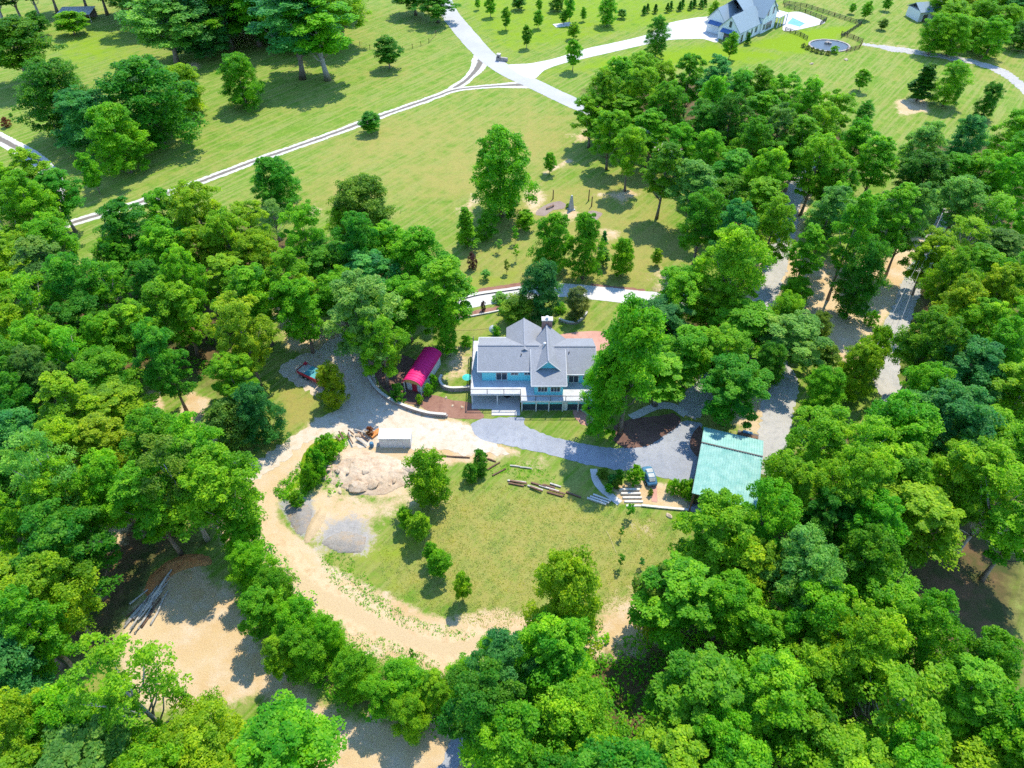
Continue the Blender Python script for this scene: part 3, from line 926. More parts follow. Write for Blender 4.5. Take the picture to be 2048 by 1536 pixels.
# the garden above the house
I('cone', 'bright', 934, 494, 417, 48, 'bright green cone shaped evergreen in the orchard', 'evergreen_tree', group='garden trees')
I('bush', 'mid', 973, 479, 430, 44, 'rounded green bush touching the cone evergreen', 'shrub', 'shrub')
I('young', 'yellow', 1051, 462, 422, 36, 'small light green round tree near the grey garden bed', 'young_tree', group='garden trees')
I('dome', 'mid', 1105, 542, 430, 78, 'dense green tree on the west of the twin pair', group='garden trees')
I('dome', 'mid', 1165, 558, 430, 72, 'dense green tree on the east of the twin pair', group='garden trees')
I('dome', 'blue', 1081, 630, 525, 84, 'blue green rounded tree behind the house chimney', group='garden trees')
I('full', 'brown', 1152, 637, 577, 50, 'brownish magnolia tree inside the curved garden wall', group='garden trees')
I('feather', 'yellow', 1241, 552, 478, 50, 'feathery yellow green tree on the slope above the paved drive', group='garden trees')
I('young', 'grey', 1205, 533, 498, 30, 'small grey green tree beside the feathery tree', 'young_tree', group='garden trees')
I('cone', 'blue', 1207, 493, 462, 15, 'narrow dark blue evergreen in the garden', 'evergreen_tree', group='garden trees')
I('young', 'yellow', 1311, 531, 498, 22, 'small bright sapling beside a tree shadow', 'young_tree', group='garden trees')
I('sapling', 'mid', 1030, 488, 453, 15, 'slender sapling highest in the orchard row', 'sapling', group='garden trees')
I('sapling', 'mid', 1032, 523, 490, 14, 'slender sapling below the highest orchard sapling', 'sapling', group='garden trees')
I('sapling', 'grey', 998, 505, 478, 16, 'thin leafless looking sapling in the orchard', 'sapling', group='garden trees')
I('bush', 'purple', 945, 537, 505, 22, 'purple brown shrub on the orchard lawn', 'shrub', 'shrub')
I('sapling', 'olive', 1013, 548, 520, 14, 'small olive sapling near the mulch strip', 'sapling', group='garden trees')
I('sapling', 'grey', 972, 560, 540, 22, 'pale wispy sapling beside the mulch strip', 'sapling', group='garden trees')
I('bush', 'grey', 1000, 600, 588, 30, 'low grey green shrub on the kerb of the paved drive', 'shrub', 'shrub')
I('feather', 'olive', 1036, 642, 594, 64, 'spreading olive green shrub at the rear corner of the house', 'shrub', 'shrub')
I('bush', 'purple', 967, 622, 602, 12, 'purple shrub beside the paved drive', 'shrub', 'shrub')
I('bush', 'mid', 1010, 618, 604, 36, 'green hedge like shrub beside the purple shrub', 'shrub', 'shrub')
I('bush', 'mid', 992, 670, 652, 20, 'green shrub by the satellite dish', 'shrub', 'shrub')
I('bush', 'mid', 932, 692, 672, 24, 'green shrub left of the house deck', 'shrub', 'shrub')
I('bush', 'mid', 1118, 622, 606, 26, 'low green shrub between blue green tree and magnolia', 'shrub', 'shrub')
# around the front yard
I('dome', 'lime', 671, 808, 730, 60, 'bright yellow green tree beside the red truck', group='yard trees')
I('dome', 'blue', 535, 884, 778, 88, 'grey blue rounded tree above the tan track', group='yard trees')
I('feather', 'grey', 478, 888, 810, 84, 'wispy grey green willow like tree by the tan track', group='yard trees')
I('feather', 'yellow', 863, 1008, 908, 82, 'feathery yellow green tree at the top of the lower lawn', group='yard trees', jit=0.05)
I('bush', 'dark', 960, 930, 902, 34, 'dark round shrub at the edge of the timber scraps', 'shrub', 'shrub')
I('bush', 'dark', 942, 960, 930, 36, 'dark shrub below the round one on the bank', 'shrub', 'shrub')
I('bush', 'dark', 962, 952, 926, 24, 'small dark shrub squeezed between the two bank shrubs', 'shrub', 'shrub')
I('young', 'bright', 814, 1056, 1018, 34, 'bright young tree highest on the lower lawn', 'young_tree', group='lawn saplings')
I('young', 'bright', 843, 1082, 1030, 46, 'bright young tree just below the highest lawn tree', 'young_tree', group='lawn saplings')
I('young', 'mid', 864, 1124, 1088, 28, 'small young tree at the middle of the lawn row', 'young_tree', group='lawn saplings')
I('young', 'bright', 881, 1152, 1105, 46, 'full young tree below the middle of the lawn row', 'young_tree', group='lawn saplings')
I('young', 'bright', 926, 1200, 1148, 38, 'lone young tree lowest on the lawn', 'young_tree', group='lawn saplings')
I('sapling', 'dark', 1258, 1036, 1008, 18, 'dark sapling below the pale stone steps', 'sapling', group='lawn saplings')
I('sapling', 'dark', 1241, 1076, 1056, 12, 'tiny dark sapling by the yellow hose', 'sapling', group='lawn saplings')
I('sapling', 'dark', 1240, 1134, 1108, 16, 'dark sapling at the lower end of the yellow hose', 'sapling', group='lawn saplings')
I('sapling', 'blue', 1281, 1134, 1116, 12, 'blue green sapling with a white guard beside the dark saplings', 'sapling', group='lawn saplings')
I('sapling', 'dark', 831, 1334, 1300, 18, 'dark sapling on the grass inside the dirt road bend', 'sapling', group='lawn saplings')
I('ball', 'bright', 1268, 965, 933, 38, 'clipped round green bush beside the gravel yard', 'shrub', 'shrub')
for a, lab in zip(((1206, 955, 938, 24, 'olive'), (1222, 968, 950, 22, 'blue'), (1237, 957, 940, 20, 'dark'), (1232, 976, 958, 18, 'olive'), (1216, 984, 968, 18, 'mid'), (1300, 990, 978, 12, 'olive')),
                  ('olive shrub beside the top of the stone walkway', 'blue green shrub in the bed beside the walkway', 'dark shrub next to the clipped round bush', 'olive shrub low in the walkway bed', 'green shrub at the lower bend of the walkway', 'tiny olive shrub beside the pale steps')):
    I('bush', a[4], *a[:4], lab, 'shrub', 'shrub')
for k, (bx, by, tp, w) in enumerate(((1345, 985, 960, 30), (1365, 988, 962, 30), (1383, 988, 960, 28), (1378, 1000, 975, 26))):
    I('bush', 'bright', bx, by, tp, w, ('%s bush of the hedge running to the green workshop' % ('westernmost', 'second', 'third', 'lowest')[k]), 'shrub', 'shrub', 'hedge bushes by the workshop')
I('ball', 'dark', 797, 800, 768, 34, 'dark round bush in front of the red barn', 'shrub', 'shrub')
I('bush', 'yellow', 840, 806, 790, 16, 'small yellow green shrub at the barn corner', 'shrub', 'shrub')
I('bush', 'mid', 858, 790, 768, 20, 'green shrub against the barn side wall', 'shrub', 'shrub')
I('bush', 'mid', 868, 775, 748, 18, 'green shrub further back along the barn wall', 'shrub', 'shrub')
I('bush', 'mid', 640, 945, 900, 46, 'lush weedy bush on the bank above the rocks', 'shrub', 'shrub', var=0)
I('bush', 'bright', 625, 975, 930, 40, 'bright weedy bush lower on the bank', 'shrub', 'shrub', var=1)
I('bush', 'mid', 660, 915, 872, 50, 'weedy bush at the end of the debris pile', 'shrub', 'shrub', var=2)
I('bush', 'mid', 596, 1010, 985, 34, 'small weedy bush by the grey gravel', 'shrub', 'shrub')
I('broad', 'mid', 626, 705, 560, 110, 'tall tree with straight bare trunk above the red truck', group='yard trees', var=2)
I('full', 'mid', 897, 712, 596, 46, 'narrow tall tree behind the red barn', group='yard trees')
I('broad', 'grey', 748, 745, 555, 150, 'great spreading tree over the barn and gravel court', group='yard trees', var=1)
I('broad', 'bright', 1240, 868, 615, 140, 'great tree hiding the east end of the teal house', group='yard trees')
I('full', 'mid', 1197, 872, 700, 84, 'leafy tree in front of the house porch corner', group='yard trees')
I('broad', 'bright', 1432, 650, 455, 132, 'wide bright green tree between garden and gravel drive', group='yard trees')
I('tall', 'grey', 1616, 545, 375, 80, 'grey green tree with a bare trunk beside the sandy ground', group='yard trees')
I('tall', 'mid', 1655, 600, 390, 70, 'slim tree with tall bare trunk beside the sandy ground', group='yard trees')
I('tall', 'mid', 1735, 560, 375, 90, 'dense tree leaning over the tan strip', group='yard trees')
I('full', 'dark', 1690, 635, 480, 90, 'dark tree in the middle of the sandy ground', group='yard trees')
I('bush', 'mid', 1738, 650, 622, 28, 'round green shrub on the sandy lane verge', 'shrub', 'shrub')
I('feather', 'yellow', 1725, 750, 655, 60, 'leaning yellow green bush beside the gravel lane', 'shrub', 'shrub')
I('dome', 'lime', 1120, 1290, 1120, 175, 'glowing lime green tree at the lower end of the lawn', group='yard trees', var=0)
I('young', 'olive', 1298, 1258, 1150, 100, 'olive tree with forked trunk below the lawn', group='yard trees', var=0)
I('loose', 'mid', 358, 1488, 1305, 160, 'open crowned tree with bare leaning trunk over the clearing', group='yard trees', var=0)
I('loose', 'grey', 200, 1092, 870, 120, 'dead looking tree with long pale trunk', group='yard trees', var=1)
I('loose', 'olive', 415, 1080, 885, 130, 'open olive tree with forked trunk beside the dirt road', group='yard trees')
I('tall', 'mid', 160, 1350, 1190, 120, 'tree with straight bare trunk left of the log pile', group='yard trees')
for a in (('full', 'yellow', 1548, 690, 590, 78, 'yellow green bushy tree at the bend of the gravel drive'), ('full', 'dark', 1522, 775, 690, 66, 'dark bushy tree beside the white gravel drive'),
          ('dome', 'mid', 1592, 700, 640, 62, 'rounded tree between gravel drive and sandy ground'), ('young', 'olive', 1640, 745, 690, 50, 'small olive tree at the lower end of the sandy ground'),
          ('full', 'mid', 1476, 800, 735, 60, 'bushy tree behind the trailer and workshop'), ('dome', 'yellow', 1690, 790, 690, 76, 'light yellow green tree beside the gravel lane end'), ('full', 'mid', 1625, 830, 740, 80, 'leafy tree right of the gravel drive end')):
    I(a[0], a[1], *a[2:6], a[6], group='yard trees')
for a in (('tall', 'mid', 1585, 590, 455, 62, 'slim tree at the left rim of the sandy ground'), ('tall', 'grey', 1772, 550, 372, 74, 'grey green slim tree at the upper rim of the sandy lane'),
          ('tall', 'bright', 1702, 525, 390, 76, 'bright slim tree above the middle of the sandy ground'), ('broad', 'mid', 1640, 500, 372, 84, 'round crowned tree at the upper rim of the sandy ground'),
          ('full', 'mid', 1582, 612, 556, 54, 'bushy tree at the foot of the slim left rim tree'), ('full', 'olive', 1622, 690, 628, 50, 'olive bush tree in the shade below the sandy ground')):
    I(*a[:6], a[6], group='yard trees')
# grove at the top left
for k, (bx, by, H, w, c, kd) in enumerate(((355, 130, 20, 130, 'grey', 'broad'), (415, 112, 20, 110, 'blue', 'full'), (465, 98, 22, 130, 'mid', 'broad'), (520, 92, 23, 115, 'mid', 'broad'), (605, 158, 25, 130, 'blue', 'tall'), (656, 160, 25, 130, 'mid', 'tall'), (690, 95, 20, 95, 'yellow', 'broad'), (560, 60, 22, 110, 'dark', 'broad'), (400, 60, 20, 110, 'dark', 'broad'), (640, 55, 22, 110, 'yellow', 'broad'), (470, 30, 18, 100, 'dark', 'broad'), (320, 60, 18, 110, 'grey', 'broad'), (290, 30, 18, 100, 'dark', 'full'), (370, 25, 18, 100, 'mid', 'full'), (430, 75, 16, 90, 'dark', 'full'), (540, 20, 18, 100, 'dark', 'full'), (590, 100, 18, 90, 'mid', 'full'), (610, 40, 18, 100, 'mid', 'full'), (680, 30, 18, 100, 'yellow', 'full'), (500, 60, 16, 90, 'blue', 'full'), (545, 85, 17, 90, 'dark', 'full'))):
    x, y = G(bx, by)
    plant(kd, c, x, y, H, 1.2 * w / scale_at(x, y, H * 0.6), 'broadleaf_tree', None, group='tall trees of the grove above the lawn', rz=rng.uniform(0, 6))
    trees[-1][0]['auto'] = 1
for k, (bx, by, H, w) in enumerate(((8, 48, 18, 80), (45, 42, 17, 70), (80, 36, 18, 70), (115, 26, 17, 70), (175, 22, 18, 80), (215, 30, 18, 80), (250, 36, 18, 80))):
    x, y = G(bx, by)
    plant('tall', 'dark', x, y, H, w / scale_at(x, y, H * 0.6), 'broadleaf_tree', None, group='trees behind the far shed')
    trees[-1][0]['auto'] = 1
# trees of the orchard and lawn by the white farmhouse
for k, (bx, by, tp, w, c, lab) in enumerate((
    (1012, 61, 14, 22, 'mid', 'slim tree nearest the road in the farmhouse meadow'), (981, 35, -8, 22, 'mid', 'tree close to the road at the top edge'), (956, 20, -6, 12, 'mid', 'thin tree beside the road top'),
    (1038, 20, -8, 28, 'dark', 'dark tree at the top of the farmhouse meadow'), (1076, 58, 20, 20, 'mid', 'slim meadow tree above the lone lawn tree'), (1078, 24, -2, 13, 'mid', 'very thin tree in the meadow'),
    (1053, 97, 50, 22, 'mid', 'slim tree on the lawn close to the gate pillar'), (1114, 22, -14, 34, 'dark', 'broad dark tree at the top of the meadow'), (1127, 50, 20, 20, 'mid', 'small leafy tree by the pale stone slab'),
    (1138, 46, -10, 26, 'mid', 'tall meadow tree behind the stone slab'), (1147, 79, 45, 26, 'yellow', 'light green lawn tree above the driveway'), (1145, 142, 78, 32, 'mid', 'neat oval tree with blue shadow beside the concrete driveway'),
    (1166, 43, 14, 12, 'mid', 'tiny tree in the long meadow grass'), (1213, 52, -5, 38, 'mid', 'round meadow tree with clear trunk'), (1243, 37, 18, 20, 'grey', 'pale small meadow tree'),
    (1310, 116, 32, 42, 'dark', 'tall dark tree standing on the driveway edge'), (1425, 42, 2, 22, 'yellow', 'yellow green tree at the garage corner of the farmhouse'), (1457, 119, 65, 32, 'bright', 'bright tree in front of the farmhouse gable'),
    (1717, 182, 138, 30, 'mid', 'small tree alone on the farmhouse lawn'), (1722, 247, 203, 34, 'dark', 'dark round tree at the wood edge'), (1763, 60, 38, 22, 'olive', 'small olive tree near the far fence'),
    (1728, 40, 2, 24, 'mid', 'loose tree by the fence corner'), (1702, 28, 6, 14, 'mid', 'thin tree beyond the far fence'), (1962, 236, 165, 46, 'dark', 'dark leaning tree inside the curved path'),
    (1886, 212, 124, 62, 'mid', 'spreading tree beside the cone evergreen'), (1770, 22, -6, 20, 'mid', 'faint tree in the far shade'))):
    I('young' if w < 34 else 'full', c, bx, by, tp, w, lab, 'young_tree' if w < 30 else 'broadleaf_tree', group='trees of the farmhouse grounds')
I('cone', 'dark', 1833, 202, 128, 54, 'dark cone evergreen on the ring of bare soil', 'evergreen_tree', group='trees of the farmhouse grounds')
I('cone', 'dark', 1494, 89, 65, 14, 'dark pointed evergreen against the farmhouse wall', 'evergreen_tree', group='trees of the farmhouse grounds')
for k, (bx, by) in enumerate(((1287, 30), (1294, 26), (1310, 27), (1334, 25), (1341, 21), (1358, 22), (1364, 17), (1380, 20), (1387, 16), (1401, 17), (1408, 13))):
    I('cone', 'dark', bx, by, by - 19, 11, ('westernmost', 'second', 'third', 'fourth', 'fifth', 'sixth', 'seventh', 'eighth', 'ninth', 'tenth', 'easternmost')[k] + ' dark cone shrub, counted from the west, in the row behind the driveway', 'evergreen_shrub', 'shrub', 'cone shrubs in the screening row')
for k, (bx, by) in enumerate(((1606, 95), (1615, 99), (1624, 103), (1633, 106), (1643, 108), (1655, 110))):
    I('ball', 'brown', bx, by, by - 9, 10, ('westernmost', 'second', 'third', 'fourth', 'fifth', 'easternmost')[k] + ' clipped dark shrub, counted from the west, in the arc before the pond', 'shrub', 'shrub', 'clipped shrubs before the pond', var=0)
I('bush', 'bright', 1668, 106, 92, 18, 'green shrub leaning over the round pond edge', 'shrub', 'shrub')
# strip of trees on the bank between dirt road and clearing
for k, (cx, cy, w, c) in enumerate(((478, 1085, 90, 'mid'), (495, 1150, 105, 'bright'), (545, 1195, 95, 'mid'), (520, 1240, 110, 'mid'), (590, 1260, 105, 'mid'), (600, 1320, 105, 'mid'), (555, 1330, 80, 'bright'), (650, 1290, 80, 'mid'), (700, 1360, 105, 'bright'), (755, 1410, 90, 'mid'), (800, 1385, 110, 'mid'), (810, 1440, 90, 'bright'), (860, 1400, 90, 'bright'), (930, 1375, 105, 'mid'), (985, 1320, 95, 'mid'), (1040, 1330, 90, 'mid'))):
    w *= 0.86
    H = (6 + 0.055 * w) * (0.78 if k > 7 else 0.9)
    x, y = G(cx + 8, cy - 14, H * 0.55)
    plant('full' if k % 3 else 'broad', c, x, y, H, w / scale_at(x, y, H * 0.55), 'broadleaf_tree', None, group='trees on the bank below the dirt road')
    trees[-1][0]['auto'] = 1


# the woods: crowns spread over each outline
def inside(pt, poly):
    return sdist(np.array([pt[0]]), np.array([pt[1]]), poly)[0]


HOLES = [(1291, 1425, 34), (1885, 1195, 34), (1925, 1245, 30), (215, 1060, 22), (1310, 1300, 20), (1400, 1310, 14), (1210, 1300, 14), (405, 725, 30), (1560, 800, 36), (1552, 530, 26), (1588, 400, 22), (1810, 610, 22), (1785, 740, 34), (410, 830, 40), (310, 800, 18), (1375, 850, 30), (842, 745, 45), (622, 745, 45), (935, 720, 25), (1500, 60, 50), (1445, 925, 55), (300, 1190, 45)]
occ = []
for key, wd in WOODS.items():
    xs = [p[0] for p in wd['poly']]; ys = [p[1] for p in wd['poly']]
    got, tries = [], 0
    while tries < 2600:
        tries += 1
        p = (rng.uniform(min(xs), max(xs)), rng.uniform(min(ys), max(ys)))
        if inside(p, wd['poly']) < -6: continue
        wpx = 52 + 0.078 * (p[1] + 80) * rng.uniform(0.72, 1.28)
        if key in ('middle', 'centre'): wpx *= 1.1
        if any(math.hypot(p[0] - a, p[1] - b) < r + wpx * 0.42 for a, b, r in HOLES): continue
        if any(math.hypot((p[0] - a) , (p[1] - b) * 1.12) < 0.30 * (wpx + w2) for a, b, w2 in occ): continue
        occ.append((*p, wpx)); got.append((*p, wpx))
    for cx, cy, wpx in got:
        n1 = math.sin(cx * 0.013 + 1.7) * math.cos(cy * 0.011 + 0.4) + rng.normal(0, 0.75)
        if key in ('southwest', 'corner'): n1 += 0.15
        c = 'dark' if n1 < -1.15 else 'blue' if n1 < -0.95 else 'grey' if n1 < -0.75 else 'mid' if n1 < 0.1 else 'bright' if n1 < 0.95 else 'yellow'
        H = rng.uniform(13, 19) * (0.72 if key == 'centre' else 0.66 if key == 'far' else 1)
        x, y = G(cx, cy, H * 0.62)
        w = wpx / scale_at(x, y, H * 0.62)
        H = min(H, 1.6 * w + 7)
        x, y = G(cx, cy, H * 0.62)
        kd = 'full' if key == 'far' else 'tall' if w < 6.6 or rng.random() < 0.2 else 'loose' if rng.random() < 0.05 else 'broad'
        plant(kd, c, x, y, H, w, 'broadleaf_tree', None, group='trees ' + wd['where'])
        trees[-1][0]['auto'] = 1
        trees[-1][0]['tone'] = c
print('TREES', len(trees), 'auto', sum(1 for t in trees if 'auto' in t[0]))

# ------------------------------------------------------------------ buildings
def T(loc): return Matrix.Translation(-Vector(loc))


def window(parent, x0, x1, z0, z1, y, n=2, face=-1, axis='x', m='white'):
    """a framed window set into a wall that faces -y (or along x when axis is y)"""
    loc = Vector(parent.location)
    def bx(mb, a0, a1, b0, b1, d0, d1):
        d0, d1 = sorted((d0, d1))
        if axis == 'x': mb.bb(a0, a1, d0, d1, b0, b1)
        else: mb.bb(d0, d1, a0, a1, b0, b1)
    Mx = T(loc) if parent.rotation_euler.z == 0 and not parent.get('local') else None
    t = 0.09
    fr = MB(Mx)
    bx(fr, x0 - t, x1 + t, z1, z1 + t, y, y + face * 0.07)
    bx(fr, x0 - t, x1 + t, z0 - t, z0, y, y + face * 0.09)
    bx(fr, x0 - t, x0, z0, z1, y, y + face * 0.07)
    bx(fr, x1, x1 + t, z0, z1, y, y + face * 0.07)
    for k in range(1, n):
        xx = x0 + (x1 - x0) * k / n
        bx(fr, xx - 0.04, xx + 0.04, z0, z1, y, y + face * 0.065)
    f = fr.build('window', M[m], parent)
    for k in range(n):
        a, b = x0 + (x1 - x0) * k / n + (0.04 if k else 0), x0 + (x1 - x0) * (k + 1) / n - (0.04 if k < n - 1 else 0)
        g = MB(Mx)
        bx(g, a, b, z0, z1, y, y + face * 0.03)
        p = g.build('pane', M['glass'])
        p.parent = f
    return f


# --- the teal house
HL = (4.0, 84.0, 0)
H_ = thing('house', 'teal house with grey shingle roof, cross gable and long front deck', 'house', HL)
TM = T(HL)
mb = MB(TM); mb.bb(-4.9, 8.3, 83.1, 90.6, 2.7, 5.02); mb.bb(8.3, 13.1, 82.6, 90.4, 2.7, 5.02)
mb.add([(-4.9, 83.1, 5.02), (-4.9, 90.6, 5.02), (-4.9, 86.88, 6.85)], [(0, 1, 2), (2, 1, 0)])
mb.add([(13.1, 82.6, 5.02), (13.1, 90.4, 5.02), (13.1, 86.7, 6.85)], [(0, 1, 2), (2, 1, 0)])
mb.build('wall', M['aqua'], H_)
mb = MB(TM); mb.bb(-4.88, 8.3, 83.15, 90.6, -0.05, 2.695); mb.bb(8.3, 13.05, 82.65, 90.4, -0.05, 2.695)
mb.build('lower_wall', M['aqua'], H_)
mb = MB(TM)
pr = [(79.85, 2.7), (79.85, 4.88), (86, 6.55), (86, 2.7)]
mb.add([(3.6, y, z) for y, z in pr] + [(8.2, y, z) for y, z in pr], [(0, 1, 2, 3), (7, 6, 5, 4), (0, 4, 5, 1), (1, 5, 6, 2), (3, 2, 6, 7), (0, 3, 7, 4)])
mb.build('bay_wall', M['aqua'], H_)
mb = MB(TM); mb.bb(-0.55, 4.7, 90.6, 93.4, -0.05, 5.0)
mb.add([(-0.55, 93.4, 5.0), (4.7, 93.4, 5.0), (2.05, 93.4, 6.8)], [(0, 1, 2), (2, 1, 0)])
mb.build('rear_wall', M['aqua'], H_)
# main roof
rf = MB(TM)
rf.slab([(-5.6, 82.75, 5.12), (4.9, 82.75, 5.12), (4.9, 86.9, 7.05), (-5.6, 86.9, 7.05)], 0.16)
rf.slab([(6.7, 82.2, 4.98), (13.7, 82.2, 4.98), (13.7, 86.7, 7.03), (6.7, 86.7, 7.03)], 0.16)
rf.slab([(4.9, 82.9, 5.17), (6.7, 82.9, 5.17), (6.7, 86.75, 7.0), (4.9, 86.75, 7.0)], 0.16)
rf.slab([(-5.6, 86.904, 7.05), (6.0, 86.904, 7.05), (6.0, 91.2, 5.0), (-5.6, 91.2, 5.0)], 0.16)
rf.slab([(6.004, 86.704, 7.03), (13.7, 86.704, 7.03), (13.7, 91.0, 4.98), (6.004, 91.0, 4.98)], 0.16)
roof = rf.build('roof', M['shingle'], H_)
mb = MB(TM); mb.slab([(3.05, 79.6, 4.98), (8.75, 79.6, 4.98), (8.75, 86.2, 6.80), (3.05, 86.2, 6.80)], 0.14)
mb.build('bay_roof', M['shingle'], H_)
mb = MB(TM)
mb.slab([(5.8, 82.3, 7.8), (5.8, 91.35, 7.8), (3.95, 90.0, 5.75), (3.85, 82.3, 5.72)], 0.12)
mb.slab([(5.803, 91.35, 7.8), (5.803, 82.3, 7.8), (7.78, 82.3, 5.72), (9.15, 90.7, 5.15)], 0.12)
mb.build('cross_gable_roof', M['shingle'], H_)
mb = MB(TM)
mb.slab([(2.05, 86.0, 7.08), (2.05, 93.85, 7.08), (-0.98, 93.75, 5.02), (-0.98, 86.0, 5.02)], 0.14)
mb.slab([(2.053, 93.85, 7.08), (2.053, 86.0, 7.08), (5.1, 86.0, 5.02), (5.1, 93.75, 5.02)], 0.14)
mb.build('rear_roof', M['shingle'], H_)
mb = MB(TM)
mb.bb(-5.62, 3.04, 82.67, 82.75, 4.9, 5.12); mb.bb(8.76, 13.72, 82.12, 82.2, 4.76, 4.98); mb.bb(3.03, 8.77, 79.52, 79.6, 4.76, 4.97)
mb.bb(-5.62, -0.99, 91.2, 91.3, 4.8, 5.02)
mb.beam((-5.62, 82.75, 5.05), (-5.62, 86.9, 6.98), 0.06, 0.2); mb.beam((-5.62, 91.2, 4.93), (-5.62, 86.9, 6.98), 0.06, 0.2)
mb.beam((13.72, 82.2, 4.93), (13.72, 86.7, 6.98), 0.06, 0.2)
mb.beam((3.03, 79.6, 4.93), (3.03, 86.2, 6.75), 0.05, 0.16); mb.beam((8.77, 79.6, 4.93), (8.77, 86.2, 6.75), 0.05, 0.16)
mb.beam((5.8, 82.28, 7.74), (3.84, 82.28, 5.68), 0.09, 0.14); mb.beam((5.8, 82.28, 7.74), (7.79, 82.28, 5.68), 0.09, 0.14)
mb.build('fascia', M['white'], H_)
mb = MB(TM)
mb.beam((-5.6, 86.9, 7.1), (4.4, 86.9, 7.1), 0.26, 0.05); mb.beam((7.0, 86.7, 7.08), (13.7, 86.7, 7.08), 0.26, 0.05)
mb.beam((5.8, 82.3, 7.85), (5.8, 91.3, 7.85), 0.26, 0.05); mb.beam((2.05, 87.0, 7.13), (2.05, 93.8, 7.13), 0.26, 0.05)
mb.build('ridge_cap', M['shingle'], H_)
mb = MB(TM); mb.add([(4.0, 82.75, 5.7), (7.6, 82.75, 5.7), (5.8, 82.75, 7.66)], [(0, 1, 2), (2, 1, 0)])
mb.build('gable_face', M['aqua'], H_)
mb = MB(TM); mb.bb(5.05, 6.75, 91.4, 92.25, -0.05, 8.5)
ch = mb.build('chimney', M['chimney'], H_)
mb = MB(TM); mb.bb(4.95, 6.85, 91.3, 92.35, 8.5, 8.68)
mb.build('chimney_cap', M['palewood'], None).parent = ch
mb = MB(TM); mb.tube([(5.9, 91.8, 8.68), (5.9, 91.8, 9.05)], 0.22, 10); mb.tube([(5.9, 91.8, 9.1), (5.9, 91.8, 9.2)], [0.3, 0.12], 10)
mb.build('flue', M['white'], None).parent = ch
mb = MB(TM); mb.tube([(5.35, 86.7, 6.8), (5.35, 86.7, 7.75)], 0.13, 8); mb.tube([(5.35, 86.7, 7.78), (5.35, 86.7, 7.88)], [0.24, 0.08], 8)
mb.build('vent_pipe', M['white'], H_)
for x, y, z in ((1.5, 85.3, 6.3), (9.3, 85.6, 6.5)):
    MB(TM).tube([(x, y, z), (x, y, z + 0.35)], 0.09, 7).build('roof_vent', M['black'], H_)
# windows and doors
window(H_, -2.55, -0.85, 2.95, 4.55, 83.1, 2)
window(H_, -0.15, 0.95, 4.1, 4.55, 83.1, 2)
window(H_, 2.05, 2.95, 4.1, 4.55, 83.1, 2)
window(H_, 4.2, 5.6, 3.5, 4.55, 79.85, 3)
window(H_, 6.25, 7.65, 3.5, 4.55, 79.85, 3)
window(H_, 9.3, 10.8, 2.85, 4.5, 82.6, 2)
window(H_, 11.6, 12.6, 3.5, 4.5, 82.6, 2)
window(H_, -2.6, -1.0, 0.1, 2.1, 83.15, 2)
window(H_, 84.4, 85.6, 3.5, 4.5, -4.9, 2, -1, 'y')
# deck
DE = thing('deck', 'long pale deck with thin black railing along the front of the teal house', 'deck', HL)
mb = MB(TM)
pl = [(-6.7, 80.07), (1.38, 80.07), (1.38, 78.54), (13.4, 78.54), (13.4, 82.58), (8.22, 82.58), (8.22, 79.84), (3.58, 79.84), (3.58, 83.08), (-4.92, 83.08), (-4.92, 92.95), (-6.7, 92.95)]
from mathutils.geometry import tessellate_polygon
tri = tessellate_polygon([[Vector((a, b, 0)) for a, b in pl]])
n = len(pl)
mb.add([(a, b, 2.70) for a, b in pl] + [(a, b, 2.58) for a, b in pl], [t if (Vector(pl[t[1]]) - Vector(pl[t[0]])).to_3d().cross((Vector(pl[t[2]]) - Vector(pl[t[0]])).to_3d()).z > 0 else t[::-1] for t in tri] + [tuple(i + n for i in t) for t in tri] + [(i, i + n, (i + 1) % n + n, (i + 1) % n) for i in range(n)])
mb.build('floor', M['deck'], DE)
mb = MB(TM)
edge = [(-6.7, 92.95), (-6.7, 80.07), (1.38, 80.07), (1.38, 78.54), (13.4, 78.54), (13.4, 82.5)]
for a, b in zip(edge[:-1], edge[1:]):
    mb.beam((*a, 2.47), (*b, 2.47), 0.08, 0.28)
mb.build('skirt', M['white'], DE)
for px, py_ in ((-6.5, 80.25), (-2.4, 80.25), (1.6, 78.75), (3.9, 78.75), (5.95, 78.75), (8.2, 78.75), (10.7, 78.75), (13.2, 78.75), (-6.5, 86.5), (-6.5, 92.5)):
    MB(TM).bb(px - 0.09, px + 0.09, py_ - 0.09, py_ + 0.09, -0.05, 2.33).build('post', M['white'], DE)

rail = MB(TM)
for a, b in zip(edge[:-1], edge[1:]):
    rail.beam((*a, 3.74), (*b, 3.74), 0.10, 0.06)
rail.build('handrail', M['black'], DE)
rail = MB(TM)
for a, b in zip(edge[:-1], edge[1:]):
    for z in (3.0, 3.25, 3.5):
        rail.tube([(*a, z), (*b, z)], 0.012, 4)
rail.build('cable_rail', M['black'], DE)
for a, b in zip(edge[:-1], edge[1:]):
    L_ = (Vector(b) - Vector(a)).length
    k = max(1, round(L_ / 2.35))
    for i in range(k):
        q_ = Vector(a).lerp(Vector(b), i / k)
        MB(TM).bb(q_.x - 0.05, q_.x + 0.05, q_.y - 0.05, q_.y + 0.05, 2.7, 3.71).build('rail_post', M['black'], DE)
mb = MB(TM); mb.bb(1.7, 13.1, 78.92, 78.98, 0.1, 1.5)
mb.build('screen', M['glass'], DE)
mb = MB(TM); mb.bb(1.7, 13.1, 78.92, 79.0, 1.5, 2.33)
mb.build('porch_wall', M['aqua'], DE)
for x in (3.9, 5.95, 8.2, 10.7):
    MB(TM).bb(x - 0.05, x + 0.05, 78.85, 78.92, 0.0, 2.3).build('screen_post', M['white'], DE)
mb = MB(TM); mb.bb(8.3, 9.0, 78.86, 78.92, 0.05, 1.95)
